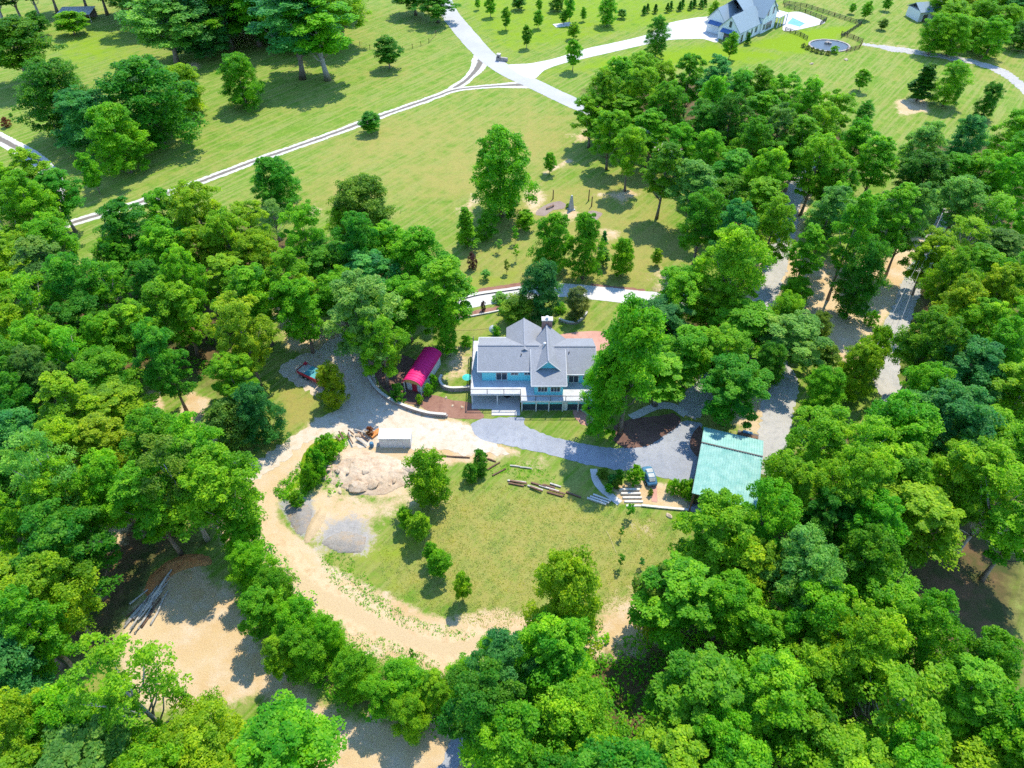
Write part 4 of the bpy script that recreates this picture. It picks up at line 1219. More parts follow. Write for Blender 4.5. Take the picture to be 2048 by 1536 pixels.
mb.build('screen_door', M['white'], DE)
tag(MB().bb(-6.6, 1.3, 79.2, 83.05, -0.02, 0.095).build('patio_slab', M['concrete']), kind='structure')
tag(MB().bb(1.9, 13.0, 78.95, 82.5, -0.02, 0.09).build('porch_slab', M['concrete']), kind='structure')
tag(MB().bb(-3.3, 1.3, 77.75, 79.195, -0.02, 0.10).build('patio_slab', M['concrete']), kind='structure')
for x, y, lab in ((-0.8, 81.6, 'round dark patio table under the deck'),):
    t = thing('patio_table', lab, 'table', (x, y, 0.1))
    MB().tube([(0, 0, 0.68), (0, 0, 0.73)], 0.6, 14).build('table_top', M['black'], t)
    MB().tube([(0, 0, 0), (0, 0, 0.68)], 0.06, 6).build('leg', M['black'], t)
t = thing('patio_umbrella', 'round turquoise parasol beside the west end of the deck', 'umbrella', (*G(935, 771), 0))
um = MB()
ring = [(0.8 * math.cos(a), 0.8 * math.sin(a), 1.95) for a in np.linspace(0, 2 * math.pi, 17)[:-1]]
um.add(ring + [(0, 0, 2.3)], [(i, (i + 1) % 16, 16) for i in range(16)])
um.build('canopy', M['turquoise'], t)
MB().tube([(0, 0, 0), (0, 0, 2.3)], 0.03, 6).build('pole', M['black'], t)
MB().tube([(0, 0, 0), (0, 0, 0.12)], 0.25, 10).build('base', M['black'], t)

# --- low stone walls that follow curves
def curved_wall(px, h, w, label, m='block', course=0.22, blk=0.5):
    p = catmull(W_(px), blk)
    c = p.mean(0)
    t = thing('retaining_wall', label, 'wall', (c[0], c[1], 0))
    TM = T((c[0], c[1], 0))
    mb = MB(TM)
    nz = max(1, int(h / course))
    for k in range(nz):
        for a, b in zip(p[:-1], p[1:]):
            a = Vector((*a, course * (k + 0.5))); b = Vector((*b, course * (k + 0.5)))
            o = (b - a) * (0.5 if k % 2 else 0)
            j = random.uniform(-0.02, 0.02)
            d = (b - a).normalized() * 0.012
            s_ = Vector((-d.y, d.x, 0)) * (j / 0.012)
            mb.beam(a + o + d + s_, b + o - d + s_, w, course - 0.015)
    o = mb.build('block_course', M[m], t)
    o['kind'] = 'stuff'
    mb = MB(TM)
    for a, b in zip(p[:-1], p[1:]):
        mb.beam((*a, course * nz + 0.04), (*b, course * nz + 0.04), w + 0.06, 0.075)
    o = mb.build('capping', M['palewood'], t)
    o['kind'] = 'stuff'
    return t


curved_wall([(742, 706), (733, 728), (735, 752), (750, 778), (778, 801), (815, 818), (855, 830), (893, 834)], 0.7, 0.4, 'curved block wall between gravel court and red barn')
curved_wall([(884, 757), (880, 766), (886, 777), (900, 782), (920, 782), (944, 780)], 0.95, 0.35, 'small rounded block planter wall beside the deck')
curved_wall([(1118, 640), (1132, 646), (1150, 648), (1164, 640), (1173, 628)], 0.6, 0.35, 'curved garden wall around the magnolia tree')
curved_wall([(900, 607), (950, 592), (1000, 584), (1050, 577)], 0.25, 0.2, 'low dark kerb wall above the paved drive', 'darkwall')
curved_wall([(1158, 818), (1172, 828), (1186, 842)], 0.3, 0.25, 'short kerb curve beside the brick patch at the porch')
curved_wall([(902, 642), (950, 632), (1000, 622), (1030, 612)], 0.2, 0.2, 'low pale edging between mulch strip and back lawn', 'palewood')
t = curved_wall([(1283, 1012), (1330, 1017), (1376, 1021)], 0.4, 0.3, 'low pale retaining wall below the sandy bank', 'palewood')

# --- red barn
fl, fr, bk = Vector(G(806, 768, 2.3)), Vector(G(842, 773, 2.3)), Vector(G(880, 712, 2.3))
ang = math.atan2(bk.y - fr.y, bk.x - fr.x) - math.pi / 2
BW, BLn = 3.2, 8.3
base = fr + (bk - fr).normalized() * 0.0
B_ = thing('barn', 'small pale barn with arched bright red metal roof', 'barn', (base.x, base.y, 0), ang)
B_['local'] = 1
mb = MB(); mb.bb(-BW + 0.15, -0.15, 0.7, BLn - 0.2, -0.05, 2.3); mb.build('wall', M['white'], B_)
def arc(off=0.0, n=13, h=1.15, w=BW / 2 + 0.12):
    return [(-BW / 2 + (w + off) * math.cos(a), (h + off) * math.sin(a) + 2.3) for a in np.linspace(math.pi, 0, n)]
mb = MB(); a0, a1 = arc(0), arc(-0.09)
for k in range(len(a0) - 1):
    mb.add([(a0[k][0], -0.15, a0[k][1]), (a0[k + 1][0], -0.15, a0[k + 1][1]), (a0[k + 1][0], BLn, a0[k + 1][1]), (a0[k][0], BLn, a0[k][1]),
            (a1[k][0], -0.15, a1[k][1]), (a1[k + 1][0], -0.15, a1[k + 1][1]), (a1[k + 1][0], BLn, a1[k + 1][1]), (a1[k][0], BLn, a1[k][1])],
           [(0, 1, 2, 3), (7, 6, 5, 4), (0, 4, 5, 1), (3, 2, 6, 7)])
roof = mb.build('roof', M['redroof'], B_)
mb = MB()
for y in np.arange(0.1, BLn, 0.62):
    pts = [(x, y, z + 0.01) for x, z in arc(0.02)]
    mb.tube(pts, 0.03, 4)
o = mb.build('roof_seam', M['redroof']); o.parent = roof; o['kind'] = 'stuff'
mb = MB(); pts = arc(-0.12, 13)
mb.add([(x, 0.1, z) for x, z in pts] + [(x, 0.2, z) for x, z in pts], [tuple(range(13)), tuple(range(25, 12, -1))])
mb.build('gable_panel', M['wood'], B_)
mb = MB(); mb.add([(x, BLn - 0.25, z) for x, z in pts], [tuple(range(12, -1, -1)), tuple(range(13))]); mb.build('rear_gable', M['wood'], B_)
mb = MB(); mb.bb(-2.05, -1.15, 0.62, 0.7, 0, 2.0); d = mb.build('door', M['redpaint'], B_)
mb = MB(); mb.bb(-1.3, -1.22, 0.58, 0.62, 0.95, 1.05); mb.build('handle', M['black']).parent = d
for x in (-BW + 0.1, -0.1):
    MB().bb(x - 0.07, x + 0.07, -0.05, 0.09, -0.05, 2.3).build('porch_post', M['white'], B_)

# --- white storage shed
SL = (-18.05, 71.05, 0)
s_ = thing('storage_shed', 'white box shaped storage shed with flat white roof on the tan yard', 'shed', SL)
mb = MB(); mb.bb(-2.4, 2.4, 0, 1.8, -0.03, 2.12); mb.build('wall', M['white'], s_)
mb = MB(); mb.slab([(-2.5, -0.12, 2.2), (2.5, -0.12, 2.2), (2.5, 1.95, 2.28), (-2.5, 1.95, 2.28)], 0.1); mb.build('roof', M['white'], s_)
for x in np.arange(-2.0, 2.1, 0.8):
    MB().bb(x - 0.02, x + 0.02, -0.02, 0, 0.05, 2.05).build('wall_rib', M['white'], s_)
MB().bb(-1.2, 1.2, -0.03, 0, 1.75, 1.83).build('vent_strip', M['greywood'], s_)

# --- green workshop
wl = (25.12, 59.24, 0)
gw = thing('workshop', 'workshop with ribbed pale green metal roof below the gravel yard', 'workshop', wl, R(-18.0))
gw['local'] = 1
GWd = 8.7
mb = MB(); mb.bb(0.2, 0.4, 0.9, 12.2, -0.05, 4.2); mb.bb(GWd - 0.4, GWd - 0.2, 0.9, 12.2, -0.05, 4.2); mb.bb(0.4, GWd - 0.4, 12.0, 12.2, -0.05, 4.2); mb.bb(0.4, GWd - 0.4, 1.6, 1.8, -0.05, 4.2)
mb.build('wall', M['darkwall'], gw)
def ribbed(y0, z0, y1, z1, name):
    mb = MB(); mb.slab([(-0.05, y0, z0), (GWd, y0, z0), (GWd, y1, z1), (-0.05, y1, z1)], 0.08)
    o = mb.build(name, M['greenroof'], gw)
    mb = MB()
    for x in np.arange(0.1, GWd - 0.05, 0.37):
        mb.beam((x, y0 + 0.01, z0 + 0.035), (x, y1 - 0.01, z1 + 0.035), 0.08, 0.09)
    r = mb.build('roof_rib', M['greenroof']); r.parent = o; r['kind'] = 'stuff'
    return o
ribbed(-0.1, 4.4, 8.75, 5.25, 'front_roof')
ribbed(8.80, 5.30, 12.6, 4.55, 'rear_roof')
mb = MB(); mb.beam((-0.05, 8.77, 5.36), (GWd, 8.77, 5.36), 0.2, 0.06); mb.build('ridge_cap', M['black'], gw)
mb = MB(); mb.bb(-0.09, -0.05, -0.1, 8.7, 4.2, 4.4); mb.build('fascia', M['darkwall'], gw)
for x in (0.3, 3.2, 6.0, GWd - 0.3):
    MB().bb(x - 0.1, x + 0.1, -0.02, 0.18, -0.05, 4.3).build('post', M['brownwood'], gw)
mb = MB(); mb.bb(2.2, 4.4, 1.52, 1.6, 0, 3.0); d = mb.build('door', M['brownwood'], gw)
mb = MB(); mb.bb(4.1, 4.2, 1.47, 1.52, 1.0, 1.15); mb.build('handle', M['black']).parent = d
tag(MB(Matrix.Translation(wl) @ Matrix.Rotation(R(-18), 4, 'Z')).bb(0.1, GWd - 0.1, 0.1, 1.55, -0.02, 0.06).build('workshop_floor', M['greygravel']), kind='structure')

# --- white farmhouse
fl_ = (*G(1475, 88), 0)
fh = thing('farmhouse', 'large white farmhouse with blue grey roofs and several gables', 'house', fl_, R(46))
fh['local'] = 1
mb = MB(); mb.bb(0, 14, 0, 7.6, -0.1, 3.6); mb.bb(9, 27, 2.5, 14.5, -0.1, 5.2); mb.bb(13.2, 22, -0.6, 6, -0.1, 5.2); mb.bb(3, 9, 7.6, 14, -0.1, 4.4)
mb.add([(0, 0, 3.6), (0, 7.6, 3.6), (0, 3.8, 7.4)], [(0, 1, 2), (2, 1, 0)])
mb.add([(13.2, -0.6, 5.2), (22, -0.6, 5.2), (17.6, -0.6, 9.4)], [(0, 1, 2), (2, 1, 0)])
mb.add([(3, 7.6, 4.4), (3, 14, 4.4), (3, 10.8, 7.8)], [(0, 1, 2), (2, 1, 0)])
mb.add([(27, 2.5, 5.2), (27, 14.5, 5.2), (27, 8.5, 10)], [(0, 1, 2), (2, 1, 0)])
mb.build('wall', M['cream'], fh)
def gable(x0, x1, y0, y1, ze, zr, name, along='x', ov=0.4):
    mb = MB()
    if along == 'x':
        ym = (y0 + y1) / 2
        dz = (zr - ze) / (ym - y0) * ov
        mb.slab([(x0 - ov, y0 - ov, ze - dz), (x1, y0 - ov, ze - dz), (x1, ym, zr), (x0 - ov, ym, zr)], 0.2)
        mb.slab([(x0 - ov, ym + 0.004, zr), (x1, ym + 0.004, zr), (x1, y1 + ov, ze - dz), (x0 - ov, y1 + ov, ze - dz)], 0.2)
    else:
        xm = (x0 + x1) / 2
        dz = (zr - ze) / (xm - x0) * ov
        mb.slab([(x0 - ov, y1, ze - dz), (x0 - ov, y0 - ov, ze - dz), (xm, y0 - ov, zr), (xm, y1, zr)], 0.2)
        mb.slab([(xm + 0.004, y1, zr), (xm + 0.004, y0 - ov, zr), (x1 + ov, y0 - ov, ze - dz), (x1 + ov, y1, ze - dz)], 0.2)
    return mb.build(name, M['shingle2'], fh)
gable(0, 14, 0, 7.6, 3.75, 7.6, 'wing_roof')
gable(9, 27.5, 2.5, 14.5, 5.3, 10.1, 'main_roof')
gable(13.2, 22, -0.6, 8, 5.35, 9.65, 'gable_roof', 'y')
gable(3, 12, 7.6, 14, 4.5, 8.0, 'garage_roof')
for x0, x1, z0, z1, y, n in ((1.5, 2.6, 0.2, 2.4, 0, 1), (4.5, 5.6, 1.2, 2.6, 0, 1), (7.5, 8.4, 0.8, 2.6, 0, 1), (10, 11.4, 1.0, 2.7, 0, 2), (14.0, 15.4, 0.9, 2.8, -0.6, 2), (16.0, 19.6, 0.5, 2.9, -0.6, 4), (15.2, 16.2, 5.0, 7.0, -0.6, 1), (18.6, 19.6, 5.0, 7.2, -0.6, 1), (23, 25.5, 0.6, 2.7, 2.5, 2)):
    window(fh, x0, x1, z0, z1, y, n)
window(fh, 3.3, 4.2, 4.2, 6.0, 0, 1, -1, 'y')
window(fh, 2.2, 5.4, 0.2, 2.3, 0, 2, -1, 'y', 'black')
mb = MB(); mb.slab([(-1.5, 1.2, 2.75), (-0.02, 1.2, 3.55), (-0.02, 6.4, 3.55), (-1.5, 6.4, 2.75)], 0.12); mb.build('awning', M['awning'], fh)
mb = MB(); mb.slab([(1.6, 8.4, 3.0), (2.98, 8.4, 3.8), (2.98, 13.2, 3.8), (1.6, 13.2, 3.0)], 0.12); mb.build('awning', M['awning'], fh)
mb = MB(); mb.bb(22.1, 28.5, -1.8, 2.45, 3.1, 3.35); mb.build('porch_roof', M['white'], fh)
for x, y in ((22.3, -1.6), (24.3, -1.6), (26.3, -1.6), (28.3, -1.6), (28.3, 2.2)):
    MB().bb(x - 0.12, x + 0.12, y - 0.12, y + 0.12, -0.1, 3.1).build('porch_post', M['white'], fh)
fence_no = 0


def fence(px, label, hgt=1.25, gap=2.2, m='black', rails=3, pick=True, name='fence'):
    p = [Vector((*G(*q), 0)) for q in px]
    c = p[0]
    t = thing(name, label, 'fence', (c.x, c.y, 0))
    TM = T((c.x, c.y, 0))
    posts = 0
    pm = None
    for a, b in zip(p[:-1], p[1:]):
        k = max(1, round((b - a).length / gap))
        mb = MB(TM)
        if rails:
            for z in np.linspace(0.25, hgt - 0.1, rails):
                mb.beam(a + Vector((0, 0, z)), b + Vector((0, 0, z)), 0.06, 0.12 if pick else 0.02)
            mb.build('rail', M[m], t)['kind'] = 'stuff'
        if pick:
            mb = MB(TM)
            for i in range(int((b - a).length / 0.32)):
                q_ = a.lerp(b, (i + 0.5) / max(1, int((b - a).length / 0.32)))
                mb.bb(q_.x - 0.025, q_.x + 0.025, q_.y - 0.025, q_.y + 0.025, 0.1, hgt - 0.05)
            mb.build('picket', M[m], t)['kind'] = 'stuff'
        for i in range(k + 1):
            q_ = a.lerp(b, i / k)
            MB(TM).bb(q_.x - 0.07, q_.x + 0.07, q_.y - 0.07, q_.y + 0.07, -0.1, hgt + 0.1).build('post', M[m], t)
    return t


fence([(1566, 8), (1612, 15), (1668, 33), (1722, 50), (1682, 76)], 'long black fence around the farmhouse back lawn')
fence([(1568, 14), (1610, 26), (1652, 42), (1640, 50)], 'black fence along the far side of the pool terrace')
fence([(1570, 62), (1600, 72), (1614, 80)], 'short black fence between farmhouse and round pond', gap=1.8)
fence([(1682, 70), (1706, 78), (1724, 86), (1718, 98), (1692, 104)], 'brown fence bending behind the round pond', m='brownwood')
fence([(720, 92), (740, 98), (765, 104), (806, 102), (825, 97), (842, 92), (858, 86), (872, 70)], 'thin wire fence with wooden posts behind the round dark tree', m='brownwood', gap=6, rails=2, pick=False, name='wire_fence', hgt=1.3)
tag(sheet('pool_terrace', [(1565, 60), (1572, 28), (1600, 24), (1650, 44), (1630, 52), (1585, 62)], 0.06, M['concrete'], 0.02), kind='structure')
p = W_([(1572, 48), (1584, 35), (1612, 48), (1600, 55)])
t = thing('swimming_pool', 'rectangular blue swimming pool behind the farmhouse porch', 'pool', (*p[0], 0))
MB(T((*p[0], 0))).prism(p, 0.02, 0.09).build('water', M['pool'], t)
mb = MB(T((*p[0], 0)))
for a, b in zip(p, p[1:] + p[:1]): mb.beam((*a, 0.1), (*b, 0.1), 0.5, 0.1)
mb.build('coping', M['white'], t)
# the round pond
cx, cy = 102.4, 239.4
t = thing('garden_pond', 'round dark pond with a pale stone rim below the farmhouse', 'pond', (cx, cy, 0))
ring = [(6.0 * math.cos(a), 5.0 * math.sin(a)) for a in np.linspace(0, 2 * math.pi, 41)[:-1]]
MB().prism(ring, 0.0, 0.08).build('water', M['water'], t)
mb = MB()
for i in range(40):
    a, b = Vector((*ring[i], 0.1)) * 1.05, Vector((*ring[(i + 1) % 40], 0.1)) * 1.05
    mb.beam(a, b, 0.55, random.uniform(0.2, 0.34))
mb.build('stone_rim', M['stone'], t)['kind'] = 'stuff'
mb = MB()
for i in range(9):
    mb.box((random.uniform(-0.9, 0.9), 1.5 + random.uniform(-0.5, 0.5), 0.25), (0.6, 0.5, 0.5 + random.random() * 0.5), random.random() * 3)
mb.build('fountain_rock', M['stone'], t)
# outbuildings at the edges
x, y = G(1858, 42)
t = thing('outbuilding', 'grey outbuilding half hidden by the far wood', 'building', (x, y, 0), R(12))
MB().bb(-4.5, 4.5, 0, 7, -0.1, 3.2).build('wall', M['white'], t)
MB().slab([(-4.9, -0.5, 3.1), (4.9, -0.5, 3.1), (4.9, 3.5, 5.2), (-4.9, 3.5, 5.2)], 0.15).build('roof', M['shingle2'], t)
MB().slab([(-4.9, 3.504, 5.2), (4.9, 3.504, 5.2), (4.9, 7.5, 3.1), (-4.9, 7.5, 3.1)], 0.15).build('roof', M['shingle2'], t)
MB().bb(-3.0, -1.2, -0.05, 0, 0, 2.2).build('door', M['darkwall'], t)
x, y = G(152, 46)
t = thing('pole_shed', 'low open shed with blue grey roof under the far trees', 'shed', (x, y, 0), R(4))
MB().slab([(-5.6, 0, 2.7), (5.6, 0, 2.7), (5.6, 6.5, 3.3), (-5.6, 6.5, 3.3)], 0.12).build('roof', M['greysheet'], t)
MB().bb(-5.3, 5.3, 6.0, 6.15, -0.1, 2.9).build('wall', M['darkwall'], t)
for x in (-5.2, -1.8, 1.8, 5.2):
    MB().bb(x - 0.08, x + 0.08, 0.2, 0.36, -0.1, 2.6).build('post', M['greywood'], t)
x, y = G(1006, 122)
t = thing('gate_pillar', 'low stone gate wall with a dark letter box at the concrete driveway mouth', 'gate pillar', (x, y, 0), R(-20))
MB().bb(-2.2, 1.5, -0.3, 0.3, -0.05, 1.1).build('wall', M['stone'], t)
MB().bb(-1.9, -0.9, -0.5, 0.5, -0.05, 1.9).build('pillar', M['stone'], t)
MB().bb(-1.7, -1.1, -0.56, -0.5, 0.9, 1.4).build('letter_box', M['black'], t)
MB().bb(-2.0, -0.8, -0.6, 0.6, 1.9, 2.02).build('cap', M['palewood'], t)

# ------------------------------------------------------------------ vehicles and yard things
a, b = Vector(G(594, 746, 0.8)), Vector(G(643, 770, 0.8))
t = thing('flatbed_truck', 'red flatbed truck loaded with grey and teal sheets, partly behind a bright bush', 'truck', (a.x, a.y, 0), math.atan2(b.y - a.y, b.x - a.x))
MB().bb(0, 4.5, 0, 2.3, 0.75, 0.95).build('bed', M['redpaint'], t)
for y in (0.0, 2.24):
    MB().bb(0.02, 4.48, y, y + 0.06, 0.96, 1.4).build('side_board', M['redpaint'], t)
MB().bb(-0.06, 0, 0.06, 2.24, 0.76, 1.42).build('tail_board', M['redpaint'], t)
MB().slab([(0.1, 0.1, 1.36), (1.6, 0.1, 1.42), (1.6, 2.2, 1.46), (0.1, 2.2, 1.36)], 0.3).build('grey_sheet', M['greysheet'], t)
MB().slab([(1.63, 0.1, 1.42), (4.2, 0.1, 1.48), (4.2, 2.2, 1.44), (1.63, 2.2, 1.5)], 0.32).build('teal_sheet', M['teal'], t)
MB().bb(0.05, 0.6, 1.7, 2.2, 1.47, 1.75).build('red_box', M['redpaint'], t)
MB().bb(4.3, 4.46, 0.07, 2.23, 0.96, 2.0).build('headboard', M['brownwood'], t)
cb = MB()
pr = [(4.6, 0.7), (4.6, 2.1), (5.7, 2.1), (6.05, 1.5), (7.0, 1.35), (7.05, 0.7)]
cb.add([(x, 0.15, z) for x, z in pr] + [(x, 2.15, z) for x, z in pr], [tuple(range(6)), tuple(range(11, 5, -1))] + [(i, i + 6, (i + 1) % 6 + 6, (i + 1) % 6) for i in range(6)])
cab = cb.build('cab', M['redpaint'], t, bevel=0.05)
MB().slab([(5.73, 0.3, 2.07), (6.05, 0.3, 1.54), (6.05, 2.0, 1.54), (5.73, 2.0, 2.07)], -0.02).build('windscreen', M['glass']).parent = cab
MB().bb(4.7, 5.6, 0.12, 0.15, 1.5, 2.0).build('side_window', M['glass']).parent = cab
MB().bb(6.2, 7.0, 0.3, 0.9, 0.45, 0.7).build('bumper', M['greysheet'], t)
for x in (0.9, 1.9, 6.0):
    for y in (0.12, 2.18):
        w_ = MB().tube([(x, y - 0.13, 0.42), (x, y + 0.13, 0.42)], 0.42, 14).build('wheel', M['rubber'], t)
        MB().tube([(x, y - 0.145, 0.42), (x, y + 0.145, 0.42)], 0.2, 10).build('rim', M['greysheet']).parent = w_
# the dark rounded car by the clipped bush
x, y = G(1298, 957)
t = thing('parked_car', 'small dark blue car with bright glass parked at the gravel yard edge', 'car', (x, y, 0), R(98))
def loft(secs):
    """secs: (x, half width, z low, z high); a rounded box body"""
    mb = MB(); vs, fs = [], []
    n = 10
    for x, hw, z0, z1 in secs:
        for k in range(n):
            a = 2 * math.pi * k / n + math.pi / n
            sx, sz = math.cos(a), math.sin(a)
            vs.append((x, hw * math.copysign(abs(sx) ** 0.55, sx), (z0 + z1) / 2 + (z1 - z0) / 2 * math.copysign(abs(sz) ** 0.55, sz)))
    for i in range(len(secs) - 1):
        for k in range(n):
            k2 = (k + 1) % n
            fs.append((i * n + k, i * n + k2, (i + 1) * n + k2, (i + 1) * n + k))
    fs += [tuple(range(n - 1, -1, -1)), tuple((len(secs) - 1) * n + k for k in range(n))]
    return mb.add(vs, fs)
loft([(-1.75, 0.55, 0.4, 0.75), (-1.6, 0.75, 0.3, 0.95), (-0.9, 0.83, 0.25, 1.02), (0.8, 0.84, 0.25, 1.0), (1.5, 0.78, 0.3, 0.88), (1.78, 0.55, 0.4, 0.7)]).build('body', M['bluepaint'], t, True)
c_ = loft([(-1.35, 0.5, 0.95, 1.05), (-0.95, 0.66, 0.95, 1.48), (0.25, 0.66, 0.95, 1.50), (0.85, 0.55, 0.95, 1.05)]).build('cabin', M['bluepaint'], t, True)
for q_ in ([(0.33, -0.5, 1.49), (0.33, 0.5, 1.49), (0.86, 0.47, 1.08), (0.86, -0.47, 1.08)], [(-1.02, 0.5, 1.46), (-1.02, -0.5, 1.46), (-1.4, -0.42, 1.06), (-1.4, 0.42, 1.06)]):
    MB().slab([Vector(v) + Vector((0, 0, 0.05)) for v in q_], 0.03).build('windscreen', M['greysheet']).parent = c_
for x, s in ((-0.9, 0), (0.0, 0)):
    MB().bb(x, x + 0.7, -0.45, 0.45, 1.5, 1.53).build('roof_glass', M['greysheet']).parent = c_
for x in (-1.1, 1.1):
    for y in (-0.76, 0.76):
        w_ = MB().tube([(x, y - 0.1, 0.31), (x, y + 0.1, 0.31)], 0.31, 12).build('wheel', M['rubber'], t)
        MB().tube([(x, y - 0.11, 0.31), (x, y + 0.11, 0.31)], 0.17, 8).build('rim', M['greysheet']).parent = w_
# brick path below it
tag(strip('brick_path', [(1307, 958), (1308, 980), (1309, 1004)], 0.85, Z[6], M['brick'], 0.03), kind='structure')
# pale stone steps, each a part
sp = W_([(1238, 980), (1282, 984)])
t = thing('garden_steps', 'flight of five pale steps set in the sandy bank', 'steps', (sp[0][0], sp[0][1] - 1.8, 0))
for i in range(5):
    yy = 1.7 - i * 0.68
    xo = 0.18 * i
    MB().bb(xo, xo + 3.0 - 0.1 * i, yy - 0.16, yy + 0.16, -0.05, 0.42 - 0.07 * i).build('step', M['palewood'], t, bevel=0.02)
# white beams, brown sleepers and logs: each could be lifted away
p0, p1 = Vector(G(1176, 993)), Vector(G(1214, 1006))
for i in range(3):
    d = (p1 - p0).normalized()
    nn = Vector((-d.y, d.x))
    a, b = p0 + nn * (0.42 * (i - 1) + (0.1 if i == 2 else 0)) + d * 0.3 * i, p1 + nn * (0.42 * (i - 1)) + d * (0.45 if i == 2 else 0.3 * i)
    o = MB(T((a.x, a.y, 0))).beam((a.x, a.y, 0.17), (b.x, b.y, 0.17), 0.27, 0.3).build('timber_beam', M['palewood'], None, bevel=0.02)
    o.location = (a.x, a.y, 0)
    tag(o, ('pale square beam at the front of the trio on the lawn', 'pale square beam in the middle of the trio on the lawn', 'pale square beam at the back of the trio on the lawn')[i], 'beam', 'pale beams at the lawn edge')
SLP = [((1015, 962), (1052, 966)), ((1017, 967), (1048, 973)), ((1020, 964), (1054, 970)), ((1055, 972), (1086, 982)), ((1060, 976), (1084, 985)), ((1062, 966), (1092, 975)), ((1078, 972), (1118, 984)), ((1094, 985), (1126, 994)), ((1098, 982), (1130, 991)), ((1100, 968), (1122, 975)), ((1132, 985), (1162, 996)), ((1085, 970), (1110, 977))]
for i, (q0, q1) in enumerate(SLP):
    a, b = Vector((*G(*q0), 0.16 + 0.2 * (i in (2, 4, 8)))), Vector((*G(*q1), 0.16 + 0.2 * (i in (2, 4, 8))))
    o = MB(T((a.x, a.y, 0))).beam(a, b, 0.24, 0.2).build('railway_sleeper', M['brownwood' if i % 3 else 'greywood'], None, bevel=0.015)
    o.location = (a.x, a.y, 0)
    tag(o, ('westernmost', 'second', 'third', 'fourth', 'fifth', 'sixth', 'seventh', 'eighth', 'ninth', 'tenth', 'eleventh', 'easternmost')[sorted(range(12), key=lambda k: SLP[k][0][0] + SLP[k][1][0] + k * 0.01).index(i)] + ' timber sleeper, counted from the west, in the row above the lower lawn', 'timber sleeper', 'timber sleepers along the lawn')
for i, (q0, q1) in enumerate((((975, 940), (1000, 925)), ((985, 952), (1012, 938)), ((1020, 932), (1040, 934)), ((1040, 935), (1064, 938)), ((870, 911), (905, 914)), ((905, 914), (940, 916)), ((975, 918), (992, 924)))):
    a, b = Vector((*G(*q0), 0.12)), Vector((*G(*q1), 0.12))
    o = MB(T((a.x, a.y, 0))).tube([a, a.lerp(b, 0.5) + Vector((0, 0, 0.05)), b], [0.13, 0.12, 0.1], 7).build('fallen_pole', M['greywood' if i in (2, 3) else 'brownwood'], None)
    o.location = (a.x, a.y, 0)
    tag(o, ('brown pole aslant below the dark bank shrubs', 'lower brown pole aslant beyond the bank shrubs', 'grey pole lying in the straw, west half', 'grey pole lying in the straw, east half', 'thin brown pole on the tan yard edge', 'second thin brown pole leading to the dark shrub', 'short brown pole east of the dark bank shrub')[i], 'pole')
rr = random.Random(5)
A0, A1 = Vector(G(256, 1262)), Vector(G(345, 1152))
for i in range(24):
    f0 = rr.uniform(0, 0.42) if i > 4 else rr.uniform(0.3, 0.55)
    f1 = min(1.06, f0 + rr.uniform(0.4, 0.62))
    nn = Vector((A1.y - A0.y, A0.x - A1.x)).normalized()
    off = rr.gauss(0.0, 0.55) * (1.6 - f0)
    a = A0.lerp(A1, f0) + nn * (off + 0.2)
    b = A0.lerp(A1, f1) + nn * (off * 0.45 + rr.gauss(0, 0.25))
    z = 0.15 + 0.55 * max(0, 1 - abs(off) / 1.1) * rr.random()
    a3, b3 = Vector((*a, z)), Vector((*b, z + rr.uniform(-0.05, 0.25)))
    r_ = rr.uniform(0.08, 0.15)
    o = MB(T((a3.x, a3.y, 0))).tube([a3, a3.lerp(b3, 0.35) + Vector((rr.gauss(0, 0.05), rr.gauss(0, 0.05), 0)), a3.lerp(b3, 0.7) + Vector((rr.gauss(0, 0.08), rr.gauss(0, 0.08), 0)), b3], [r_, r_ * 0.95, r_ * 0.85, r_ * 0.7], 7).build('log', M['greywood' if i % 4 else 'brownwood'], None, True)
    o.location = (a3.x, a3.y, 0)
    tag(o, 'long bleached log in the heap of felled logs on the sandy clearing', 'log', 'felled logs heaped in the clearing')


# ------------------------------------------------------------------ mounds, rocks and heaps
def vnoise(x, y, s, seed):
    from mathutils import noise
    return np.array([noise.fractal(Vector((a * s + seed, b * s - seed, seed * 0.37)), 1.0, 2.1, 5) for a, b in zip(x, y)])


def mound(name, px, amp, fe, m, rough=0.3, ns=0.5, step=0.3, seed=1.0, kind='structure', ridged=False):
    w = closed(W_(px), 1.0)
    x0, y0 = w.min(0); x1, y1 = w.max(0)
    nx, ny = int((x1 - x0) / step) + 2, int((y1 - y0) / step) + 2
    X, Y = np.meshgrid(np.linspace(x0, x1, nx), np.linspace(y0, y1, ny))
    x, y = X.ravel(), Y.ravel()
    d = sdist(x, y, w)
    t = np.clip(d / fe, 0, 1)
    nz = vnoise(x, y, ns, seed)
    if ridged: nz = 0.9 - 1.8 * np.abs(nz)
    z = amp * t * t * (3 - 2 * t) + rough * nz * np.clip(d / (0.5 * fe), 0, 1)
    z = np.where(d < 0, -0.3, np.maximum(z, 0.0) + 0.075 * np.clip(d / 0.3, -1, 1))
    vs = np.stack([x, y, z], 1)
    fs = []
    dd = d.reshape(ny, nx)
    for j in range(ny - 1):
        for i in range(nx - 1):
            if max(dd[j, i], dd[j, i + 1], dd[j + 1, i], dd[j + 1, i + 1]) > -0.25:
                k = j * nx + i
                fs.append((k, k + 1, k + nx + 1, k + nx))
    mb = MB(); mb.v = [tuple(v) for v in vs]; mb.f = fs
    o = mb.build(name, m, None, True)
    return tag(o, kind=kind)


